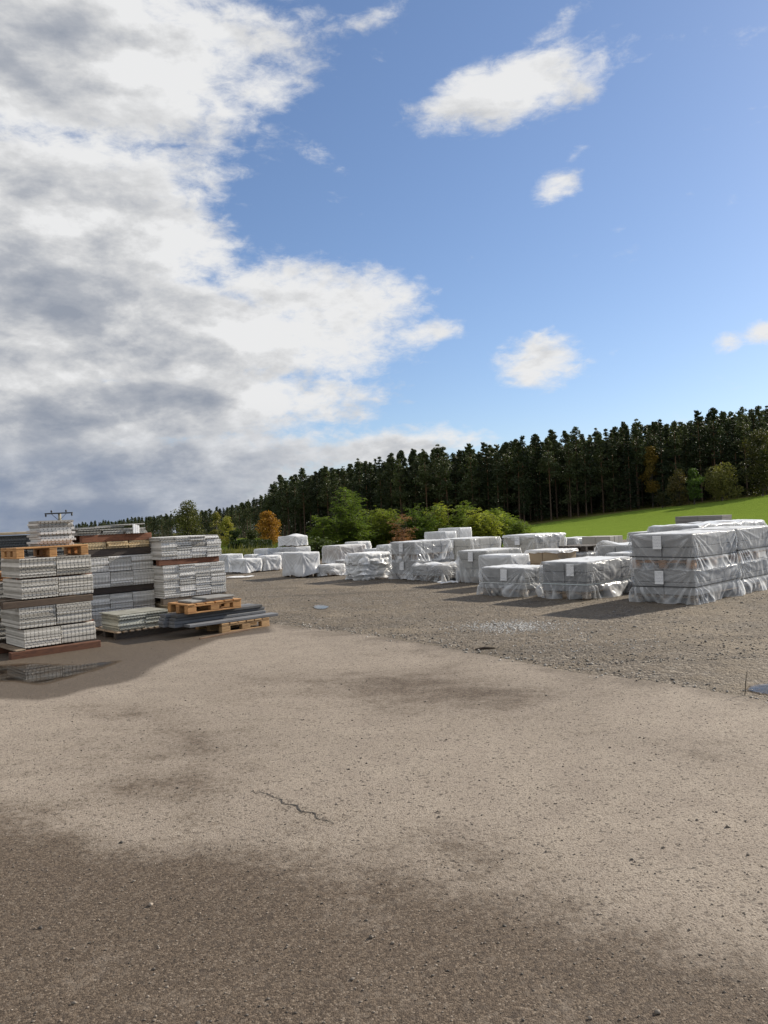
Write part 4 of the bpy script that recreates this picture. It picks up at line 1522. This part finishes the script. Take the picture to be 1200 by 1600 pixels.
def load(label, near, L1, L2, h, seed, z0=0.0, rows=2, cols=(3, 2), film=.38, tint=(.86, .87, .88), col=(.34, .335, .325), lab=False, strap=None,
         strap_col=(.012, .012, .014), amp=.03, flare=.06, res=1.0, wood=W_OLD, wrap=True, topfn=None, mess=0.0, group=None, hem=.03, cat='wrapped pallet', pal=True, slope=0.0, lab_side='end', lab_x=.62, name='wrapped_pallet'):
    rng = random.Random(seed)
    near = np.array(near, float)
    near[2] = z0
    t = thing(name, label, cat, near, RZ + rng.uniform(-.015, .015), group)
    pz = 0.0
    if pal:
        bag = Bag()
        cubeF = [(0, 1, 3, 2), (4, 6, 7, 5), (0, 4, 5, 1), (2, 3, 7, 6), (0, 2, 6, 4), (1, 5, 7, 3)]

        def bx(x, y, z, a, b, c):
            bag.add([(x + i * a, y + j * b, z + k * c) for i in (0, 1) for j in (0, 1) for k in (0, 1)], cubeF)
        for k in range(5):
            bx(0.0, k * (L2 - .12) / 4, .121, L1, .12, .021)
        for k in range(3):
            bx(k * (L1 - .11) / 2, 0.003, .097, .11, L2 - .006, .023)
            for j in range(3):
                bx(k * (L1 - .11) / 2 + .002, .003 + j * (L2 - .13) / 2, .0, .106, .124, .096)
        link('pallet_base', bag.mesh('pallet_base'), m_wood(*wood), t)
        pz = .143
    mc = m_concrete(col)
    nx, ny = cols
    g = .014
    bw, bd, bh = (L1 - g * (nx - 1)) / nx, (L2 - g * (ny - 1)) / ny, (h - pz) / rows - .006
    me = with_mat(box_mesh(bw, bd, bh, .008, 'block'), mc)
    for r in range(rows):
        for i in range(nx):
            for j in range(ny):
                if 0 < i < nx - 1 and 0 < j < ny - 1 and r < rows - 1:
                    continue
                b = link('block', me, None, t, (i * (bw + g) + rng.uniform(-1, 1) * .003 + mess * rng.uniform(-1, 1), j * (bd + g) + rng.uniform(-1, 1) * .003 + mess * rng.uniform(-1, 1), pz + r * (bh + .006)))
                b.rotation_euler = (0, 0, rng.uniform(-1, 1) * (.004 + mess))
    fo_ = t
    if wrap:
        amp *= .6 if film >= .5 else .85
        fm = film_mesh(L1, L2, h, 0, seed, amp, flare, int(44 * res), int(22 * res) + 4, hem, strap, topfn, z0 < .01)
        fo_ = link('film', fm, m_film(round(film * .22 if film < .5 else film * .85, 3), tint), t)
    if strap is not None:
        link('strap', strap_mesh(L1, L2, strap, .014, slope, .026), m_plain(strap_col, .5), fo_)
    if lab:
        pm = py_mesh('label_sheet', [(0, 0, 0), (0, -.155 if True else 0, 0), (0, -.155, .22), (0, 0, .22)], [(0, 1, 2, 3)])
        pm.materials.append(m_paper())
        q = link('label_sheet', pm, None, fo_, (-.046, L2 * lab_x, h - .245))
        q.rotation_euler = (rng.uniform(-.03, .03), rng.uniform(.0, .05), rng.uniform(-.04, .04))
    return t


def from_px(xn, yb, xl, xr, yt, z0=0.0):
    """Near corner and sizes of a load from the columns of its corners and its foot and top rows."""
    P = G(xn, yb, z0)
    return P, along(P, D1, xr), along(P, D2, xl), tall(P, yt)


def build_loads():
    # big strapped double stack at the right
    P, L1, L2, h = from_px(1087, 945, 990, 1156, 893)
    L1, L2 = 1.66, 1.08
    hl = .565
    kw = dict(rows=2, cols=(3, 2), film=.26, col=(0.302, 0.297, 0.294), res=1.5, amp=.026, lab=True)
    load('lower strapped grey block load with sheet, its film loose at the ground', P, L1, L2, hl, 1, strap=.27, flare=.09, hem=.0, slope=.05, **kw)
    load('upper strapped grey block load with white sheet, orange pallet showing beneath', P + D2 * .0, L1, L2, hl + .01, 2, z0=hl + .012, strap=.19, wood=((.30, .15, .06), (.16, .08, .035)), flare=.03, hem=-.03, slope=-.04, **kw)
    P2 = P + D1 * (L1 + .07)
    kw['lab'] = False
    load('lower strapped load without a sheet, next in line behind the sheeted strapped load', P2, L1, L2, hl, 3, strap=.26, flare=.10, hem=.0, **kw)
    load('upper strapped load without a sheet, next in line behind the sheeted strapped load', P2, L1, L2, hl + .02, 4, z0=hl + .012, strap=.20, wood=((.30, .15, .06), (.16, .08, .035)), flare=.03, hem=-.02, **kw)
    # the long one beside it and the low one with the sheet
    P, L1, L2, h = from_px(919, 938, 850, 989, 879)
    load('long bluish grey load beside the strapped double stack, film torn in big shiny folds', P, L1, L2, h, 5, rows=3, cols=(4, 2), film=.20, col=(0.246, 0.246, 0.248), res=1.5, amp=.045, lab=True, strap=.27, strap_col=(.45, .5, .5), flare=.10, hem=.01, lab_x=.42)
    P, L1, L2, h = from_px(820, 933, 755, 851, 888)
    load('single load with white sheet and bright crumpled film skirt, next to the long bluish load', P, max(L1, .75), L2, h, 6, rows=2, cols=(2, 2), film=.24, col=(0.268, 0.267, 0.263), res=1.5, amp=.045, lab=True, strap=.25, strap_col=(.5, .52, .52), flare=.12, hem=.0, lab_x=.52)
    rows = [
        # label, (xn, ybase, xl, xr, ytop), options
        ('pale grey load with smooth film directly behind the single load', (800, 919, 752, 828, 868), dict(film=.62, cols=(2, 2), col=(0.402, 0.388, 0.356), amp=.016)),
        ('flat topped load with small sheet between the pale grey load and the crumpled low heap', (762, 912, 718, 814, 861), dict(film=.34, lab=True, cols=(3, 2), rows=3, col=(0.369, 0.360, 0.335))),
        ('brown kraft coloured load with bare sides and white film lid', (874, 913, 826, 903, 860), dict(film=.0, wrap=False, cols=(2, 2), col=(0.335, 0.256, 0.170), rows=2, name='block_pallet', cat='block pallet')),
        ('tall sheeted load of square grey blocks behind the brown kraft load', (838, 900, 791, 885, 836), dict(film=.30, lab=True, rows=4, cols=(3, 2), col=(0.402, 0.377, 0.330), amp=.035)),
        ('tall sheeted load of pale blocks behind the flat topped load', (736, 897, 688, 783, 842), dict(film=.30, lab=True, rows=4, cols=(3, 2), col=(0.425, 0.404, 0.361), amp=.035)),
        ('smooth grey load in front of the shrubs, lower of the pair', (697, 882, 666, 714, 831), dict(film=.75, cols=(2, 2), rows=3, col=(0.335, 0.328, 0.310), amp=.012, flare=.02)),
        ('smooth grey load in front of the shrubs, taller of the pair', (720, 876, 688, 738, 825), dict(film=.75, cols=(2, 2), rows=3, col=(0.313, 0.306, 0.299), amp=.012, flare=.02)),
        ('bare topped grey block load behind the dark empty pallet', (955, 880, 911, 975, 838), dict(wrap=False, cols=(3, 2), col=(0.335, 0.316, 0.284), rows=2, name='block_pallet', cat='block pallet')),
        ('low bluish film load under the dark empty pallet', (918, 898, 888, 942, 864), dict(film=.3, cols=(2, 2), rows=2, col=(0.302, 0.306, 0.310))),
        ('sheeted load with shiny film lid behind the dark empty pallet', (899, 878, 870, 932, 841), dict(film=.3, lab=True, cols=(2, 2), col=(0.335, 0.328, 0.320))),
        ('load with a bulging film hood behind the long bluish load', (992, 908, 936, 1050, 852), dict(film=.3, cols=(2, 2), rows=3, col=(0.358, 0.355, 0.351), amp=.05, topfn=lambda x, y: .10 * math.exp(-((x - .1) ** 2 + (y - .75) ** 2) / .05))),
        ('low film covered load tucked behind the upper strapped load', (1000, 922, 950, 1040, 865), dict(film=.4, cols=(2, 2), rows=3, col=(0.358, 0.349, 0.341))),
        ('wide grey load behind the upper strapped load, top just visible', (1056, 893, 984, 1100, 831), dict(film=.4, lab=True, cols=(2, 2), rows=3, col=(0.302, 0.295, 0.289), amp=.02)),
        ('film hood load with rust red bands beside the shrubs', (531, 881, 506, 571, 853), dict(film=.5, cols=(3, 2), rows=2, col=(0.402, 0.306, 0.227), amp=.045, flare=.1)),
        ('white humped load peeping over the film hood load with rust red bands', (560, 873, 541, 579, 847), dict(film=.7, cols=(2, 2), col=(0.559, 0.546, 0.516), amp=.05, tint=(.9, .9, .9))),
        ('flat grey load behind the heap of foil wrapped slabs', (585, 889, 554, 604, 864), dict(film=.6, cols=(3, 2), col=(0.335, 0.328, 0.320), amp=.014)),
        ('second flat grey load farther behind the heap of foil wrapped slabs', (590, 882, 571, 612, 858), dict(film=.6, cols=(2, 2), col=(0.335, 0.328, 0.320), amp=.014)),
        ('rounded white load beside the double stack with dangling film', (608, 891, 597, 640, 852), dict(film=.65, cols=(2, 2), rows=3, col=(0.447, 0.437, 0.413), amp=.05, tint=(.9, .9, .89))),
        ('short pale load at the foot of the double stack with dangling film', (611, 899, 604, 628, 878), dict(film=.6, cols=(2, 2), col=(0.470, 0.448, 0.402))),
        ('low dark grey load beside the heap of foil wrapped slabs', (541, 894, 524, 556, 876), dict(film=.35, cols=(2, 2), col=(0.246, 0.240, 0.237))),
        ('low white load with crumpled hem beside the tall white wrapped cube', (515, 901, 497, 538, 883), dict(film=.6, cols=(2, 2), rows=2, col=(0.470, 0.458, 0.423), amp=.04, tint=(.9, .9, .9), flare=.1)),
        ('tall white wrapped cube with diagonal film seam standing alone in front', (474, 903, 444, 499, 864), dict(film=.8, cols=(2, 2), rows=3, col=(0.470, 0.458, 0.433), amp=.022, flare=.10, hem=.07, tint=(.8, .8, .8), res=1.4)),
        ('narrow white load just beside the tall white wrapped cube', (441, 887, 430, 455, 864), dict(film=.75, cols=(2, 2), col=(0.503, 0.492, 0.464), tint=(.88, .88, .88))),
        ('white load with a bright diagonal fold behind the tall white wrapped cube', (416, 893, 404, 438, 869), dict(film=.7, cols=(2, 2), rows=2, col=(0.470, 0.448, 0.402), amp=.04, tint=(.88, .88, .88))),
        ('white load with crumpled bright end nearest the panel stacks', (384, 896, 363, 408, 874), dict(film=.75, cols=(2, 2), rows=2, col=(0.503, 0.492, 0.454), amp=.035, tint=(.86, .86, .86), flare=.09)),
        ('grey white load partly hidden by the four-column panel stack', (356, 895, 338, 379, 867), dict(film=.6, cols=(2, 2), rows=3, col=(0.402, 0.399, 0.392), amp=.025)),
        ('flat topped grey load at the back below the weeds', (419, 884, 399, 437, 858), dict(film=.7, cols=(3, 2), rows=2, col=(0.380, 0.372, 0.361), amp=.02)),
        ('low flat load at the back with a pale top', (394, 886, 386, 404, 867), dict(film=.7, cols=(2, 2), rows=2, col=(0.447, 0.437, 0.413))),
        ('grey base load under the capped white load at the far end', (463, 882, 434, 485, 855), dict(film=.6, cols=(3, 2), rows=2, col=(0.369, 0.349, 0.330), amp=.02)),
    ]
    for k, (label, px, o) in enumerate(rows):
        P, L1, L2, h = from_px(*px)
        near_y = P[1]
        res = o.pop('res', 1.1 if near_y < 20 else .75)
        L1, L2 = min(max(L1, .55), 1.7), min(max(L2, .5), 1.35)
        t = load(label, P, L1, L2, h, 20 + k, res=res, **o)
        if 'kraft' in label:
            fm = film_mesh(L1 + .02, L2 + .02, h, h - .07, 77, .02, .01, 40, 5, .01, None, None, False, .05)
            link('film_lid', fm, m_film(.55), t, (-.01, -.01, .001))
    # the capped load that stands on the grey base load
    P, L1, L2, h = from_px(463, 882, 434, 485, 855)
    load('capped white load on top of the grey base load at the far end', P + D2 * .05 + D1 * .05, min(L1, 1.0) * .8, min(L2, 1.2) * .95, .40, 71, z0=h + .025, rows=2, cols=(2, 2), film=.72, col=(0.503, 0.470, 0.423), amp=.02, flare=.01, hem=.03, tint=(.86, .86, .86),
         topfn=lambda x, y: .09 * math.exp(-((x - .35) ** 2 + (y - .45) ** 2) / .08), res=.8)
    # two tiers with the dangling film
    P, L1, L2, h = from_px(650, 906, 613, 704, 847)
    load('lower half of the double stack with dangling film, behind the crumpled low heap', P, L1, L2, .5, 81, rows=2, cols=(4, 2), film=.32, col=(0.335, 0.328, 0.320), amp=.04, flare=.12, hem=.0, lab=True, res=1.2)
    load('upper half of the double stack with dangling film, white sheet on its end', P, L1, L2, h - .515, 82, z0=.515, rows=2, cols=(4, 2), film=.30, col=(0.335, 0.328, 0.320), amp=.045, flare=.05, hem=-.05, lab=True, res=1.2)
    # crumpled low heap
    P, L1, L2, h = from_px(692, 909, 646, 745, 883)
    load('crumpled low heap under loose shiny film with one raised peak', P, L1, L2, .40, 83, rows=2, cols=(3, 2), film=.42, col=(0.335, 0.328, 0.320), amp=.085, flare=.12, hem=.0, res=1.3, mess=.02,
         topfn=lambda x, y: .17 * math.exp(-((x - L1 * .86) ** 2 / .03 + (y - .2) ** 2 / .1)) + .09 * n3(x * 3.5, y * 3.5, 4.4))
    # slabs wrapped one by one in foil
    P, L1, L2, h = from_px(571, 907, 545, 609, 872)
    P[2] = 0
    t = thing('slab_heap', 'untidy heap of slabs wrapped in torn foil, next to the double stack with dangling film', 'slab heap', P, RZ)
    rng = random.Random(90)
    z = .06
    cc = m_concrete((.27, .262, .25))
    for k in range(9):
        th = rng.uniform(.045, .07)
        a, b = L1 * rng.uniform(.82, 1.04), L2 * rng.uniform(.85, 1.05)
        q = link('slab', with_mat(box_mesh(round(a, 2), round(b, 2), round(th, 3), .006, 'slab'), cc), None, t, (rng.uniform(-.04, .06), rng.uniform(-.04, .06), z))
        q.rotation_euler = (rng.uniform(-.03, .03), rng.uniform(-.03, .03), rng.uniform(-.06, .06))
        if k in (0, 2, 4, 6):
            fm = film_mesh(a, b, th * 1.9, -.03, 91 + k, .06, .05, 40, 7, .0, None, None, False, .05)
            f = link('film', fm, m_film(.5), t, (q.location.x - .01, q.location.y - .01, z - .005))
            f.rotation_euler = q.rotation_euler
        z += th + .006
    fm = film_mesh(L1, L2, .1, -.14, 97, .06, .04, 40, 9, .0, None, None, False, .08)
    link('film', fm, m_film(.4), t, (0, 0, z - .06))
    # dark empty pallet on the low bluish load
    P, L1, L2, h = from_px(918, 898, 888, 942, 864)
    pallet('dark weathered empty pallet lying on the low bluish film load', P + np.array([0, 0, h + .03]) + D2 * .02, .85, .8, W_DARK, 5, seed=41)
    # row behind the strapped double stack
    load('white topped film load behind the strapped double stack', (6.35, 15.6, 0), 1.7, 1.05, 1.2, 61, rows=4, cols=(3, 2), film=.4, col=(0.358, 0.349, 0.341), amp=.04, topfn=lambda x, y: .04 * n3(x * 3, y * 3, 8.8))
    load('white topped film load with a wavy lid behind the unsheeted strapped loads', (7.65, 16.85, 0), 1.7, 1.05, 1.21, 62, rows=4, cols=(3, 2), film=.4, col=(0.358, 0.349, 0.341), amp=.05, topfn=lambda x, y: .05 * n3(x * 3, y * 3, 3.8))
    load('broad film load in the gap behind the strapped double stack', (7.6, 18.9, 0), 1.6, 1.2, 1.12, 63, rows=4, cols=(3, 2), film=.45, col=(0.358, 0.349, 0.341), amp=.04)
    # bare slabs standing over the row
    P = at_depth(1129, 826, 20.0)
    t = load('bare stack of flat brown grey slabs in two columns in front of the field', (P[0], P[1], 0), .62, 1.28, 1.34, 64, rows=1, cols=(1, 2), wrap=False, col=(0.235, 0.213, 0.186), name='slab_stack', cat='slab stack')
    for q in [q for q in t.children if q.name.startswith('block')]:
        bpy.data.objects.remove(q)
    sc = m_concrete((.20, .186, .172))
    rg = random.Random(3)
    for j in range(2):
        for r in range(17):
            link('slab', with_mat(box_mesh(.6, .635, .066, .003, 'slab'), sc), None, t, (rg.uniform(-.012, .02), j * .642, .144 + r * .0702))


build_loads()


# ------------------------------------------------------------------ small things on the ground
def stone_field(name, label, pts, sizes, col, seed, zs=.0):
    rng = np.random.default_rng(seed)
    base = np.array([(1, 0, 0), (-1, 0, 0), (0, 1, 0), (0, -1, 0), (0, 0, 1), (0, 0, -1)], float)
    tri = np.array([(0, 2, 4), (2, 1, 4), (1, 3, 4), (3, 0, 4), (2, 0, 5), (1, 2, 5), (3, 1, 5), (0, 3, 5)])
    n = len(pts)
    V = np.empty((n, 6, 3))
    a = rng.uniform(0, 6.28, n)
    s = np.asarray(sizes)
    jit = 1 + rng.uniform(-.35, .35, (n, 6, 1))
    B = base[None] * jit + rng.normal(size=(n, 6, 3)) * .22
    B[:, :, 2] *= rng.uniform(.45, .8, n)[:, None]
    ca, sa = np.cos(a)[:, None], np.sin(a)[:, None]
    V[:, :, 0] = (B[:, :, 0] * ca - B[:, :, 1] * sa) * s[:, None] + pts[:, 0, None]
    V[:, :, 1] = (B[:, :, 0] * sa + B[:, :, 1] * ca) * s[:, None] * .8 + pts[:, 1, None]
    V[:, :, 2] = B[:, :, 2] * s[:, None] + zs + s[:, None] * .25
    F = (tri[None] + np.arange(n)[:, None, None] * 6).reshape(-1, 3)
    me = np_mesh(name, V.reshape(-1, 3), F)
    tag(link(name, me, col), label, 'gravel', kind='stuff')


@mat('loose_stone')
def m_stone(t, p, a=(.06, .055, .05), b=(.25, .225, .2), sc=30.0):
    g = t.n.new('ShaderNodeNewGeometry')
    r = g.outputs['Random Per Island']
    t.put(p.inputs['Base Color'], t.mix(r, a, b))
    p.inputs['Roughness'].default_value = .85


def build_grit():
    rng = np.random.default_rng(21)
    # chips on the apron
    n = 5200
    Y = 1.9 + 8.5 * rng.uniform(0, 1, n) ** 1.6
    X = rng.uniform(-.62, .62, n) * Y
    ok = Y < np.interp(X, BND[:, 0], BND[:, 1]) - .1
    pts = np.stack([X, Y], 1)[ok]
    stone_field('stone_chips', 'fine stone chips strewn over the paved apron', pts, rng.uniform(.0025, .0065, len(pts)) * (1 + (rng.uniform(size=len(pts)) > .96) * 1.0), m_stone((.05, .045, .04), (.30, .25, .2)), 1, .006)
    # yard stones
    n = 9000
    Y = 8 + 26 * rng.uniform(0, 1, n) ** 1.7
    X = rng.uniform(-.3, .6, n) * Y
    ok = Y > np.interp(X, BND[:, 0], BND[:, 1]) + .02
    pts = np.stack([X, Y], 1)[ok]
    stone_field('yard_stones', 'loose stones on the gravel yard', pts, rng.uniform(.005, .016, len(pts)) * (1 + (rng.uniform(size=len(pts)) > .97) * .9), m_stone((.07, .062, .055), (.26, .235, .205)), 2)
    # band of coarser stones along the apron's edge
    n = 500
    u = rng.uniform(0, 1, n)
    X = -1.5 + 9 * u
    Y = np.interp(X, BND[:, 0], BND[:, 1]) + rng.normal(size=n) * .22 + .12
    stone_field('edge_stones', 'coarser stones along the edge between apron and gravel', np.stack([X, Y], 1), rng.uniform(.006, .02, n), m_stone((.1, .09, .08), (.45, .42, .38)), 3, .004)
    # spilled white chippings
    c = G(800, 979)
    c2 = G(905, 1003)
    n = 1400
    pts = np.concatenate([np.stack([c[0] + rng.normal(size=n) * .36, c[1] + rng.normal(size=n) * .3], 1), np.stack([c2[0] + rng.normal(size=160) * .6, c2[1] + rng.normal(size=160) * .5], 1)])
    stone_field('white_chippings', 'spill of white stone chippings in front of the long bluish load', pts, rng.uniform(.005, .014, len(pts)), m_stone((.27, .26, .25), (.60, .59, .57)), 4)


build_grit()


def build_bits():
    # crack in the paving with grit along it
    a, b = G(405, 1237), G(522, 1290)
    rng = np.random.default_rng(9)
    V, F = [], []
    n = 46
    d = (b - a)[:2]
    nr = np.array([-d[1], d[0]]) / np.linalg.norm(d)
    for k in range(n):
        q = k / (n - 1)
        c = a[:2] + d * q + nr * (.03 * mnoise.noise(Vector((q * 9, 1, 2))) + .012 * mnoise.noise(Vector((q * 31, 3, 2))))
        w = .0035 * math.sin(math.pi * q) ** .5 * (.5 + .9 * rng.uniform()) + .001
        V += [(c[0] + nr[0] * w, c[1] + nr[1] * w, .0085), (c[0] - nr[0] * w, c[1] - nr[1] * w, .0085)]
        if k:
            F.append((2 * k - 2, 2 * k - 1, 2 * k + 1, 2 * k))
    tag(link('paving_crack', py_mesh('paving_crack', V, F), m_plain((.022, .019, .016), .95)), 'short dark crack in the dusty paving', 'crack')
    q = rng.uniform(0, 1, 150)
    pts = a[:2] + d * q[:, None] + nr * rng.normal(size=150)[:, None] * .035
    stone_field('crack_grit', 'dark grit along the crack in the paving', pts, rng.uniform(.0015, .0045, 150), m_stone((.03, .026, .022), (.13, .11, .09)), 8, .006)
    # bark strip on the gravel
    p0, p1 = G(743, 1016), G(774, 1014)
    V, F = tube([p0 + [0, 0, .010], (p0 * .6 + p1 * .4) + [0, .02, .016], p1 + [0, 0, .010]], [.009, .017, .007], 6)
    tag(link('bark_strip', py_mesh('bark_strip', V, F + [tuple(range(6)), tuple(range(12, 18))]), m_plain((.035, .024, .016), .95)), 'dark strip of bark on the gravel before the white chippings', 'bark')
    # reed stalk by the small puddle
    p0 = G(1164, 1086)
    V, F = tube([p0, p0 + [.01, 0, .10], p0 + [.03, .01, .19]], [.004, .004, .002], 4)
    tag(link('dead_stalk', py_mesh('dead_stalk', V, F), m_plain((.05, .04, .025), .9)), 'thin dead stalk standing beside the small blue puddle', 'stalk')
    # film scraps
    for k, (px, py, s, lab) in enumerate([(376, 903, .5, 'flat scrap of film on the ground before the crumpled bright load'), (700, 912, .3, 'shred of film at the foot of the crumpled low heap'), (543, 898, .35, 'torn film shred beside the heap of foil wrapped slabs')]):
        c = G(px, py)
        V, F = [], []
        m_ = 9
        for i in range(m_):
            for j in range(m_):
                x, y = (i / (m_ - 1) - .5) * s * 1.6, (j / (m_ - 1) - .5) * s
                V.append((x + .05 * n3(x * 7, y * 7, k), y + .05 * n3(x * 7, y * 7, k + 5), .02 + .055 * abs(n3(x * 6 + k, y * 6, 1.5)) + .02 * abs(n3(x * 17, y * 17 + k, 1.5))))
        for i in range(m_ - 1):
            for j in range(m_ - 1):
                F.append((i * m_ + j, (i + 1) * m_ + j, (i + 1) * m_ + j + 1, i * m_ + j + 1))
        o = link('film_scrap', py_mesh('film_scrap', V, F, True), m_film(.5), None, c, .4 * k)
        tag(o, lab, 'film scrap')


build_bits()
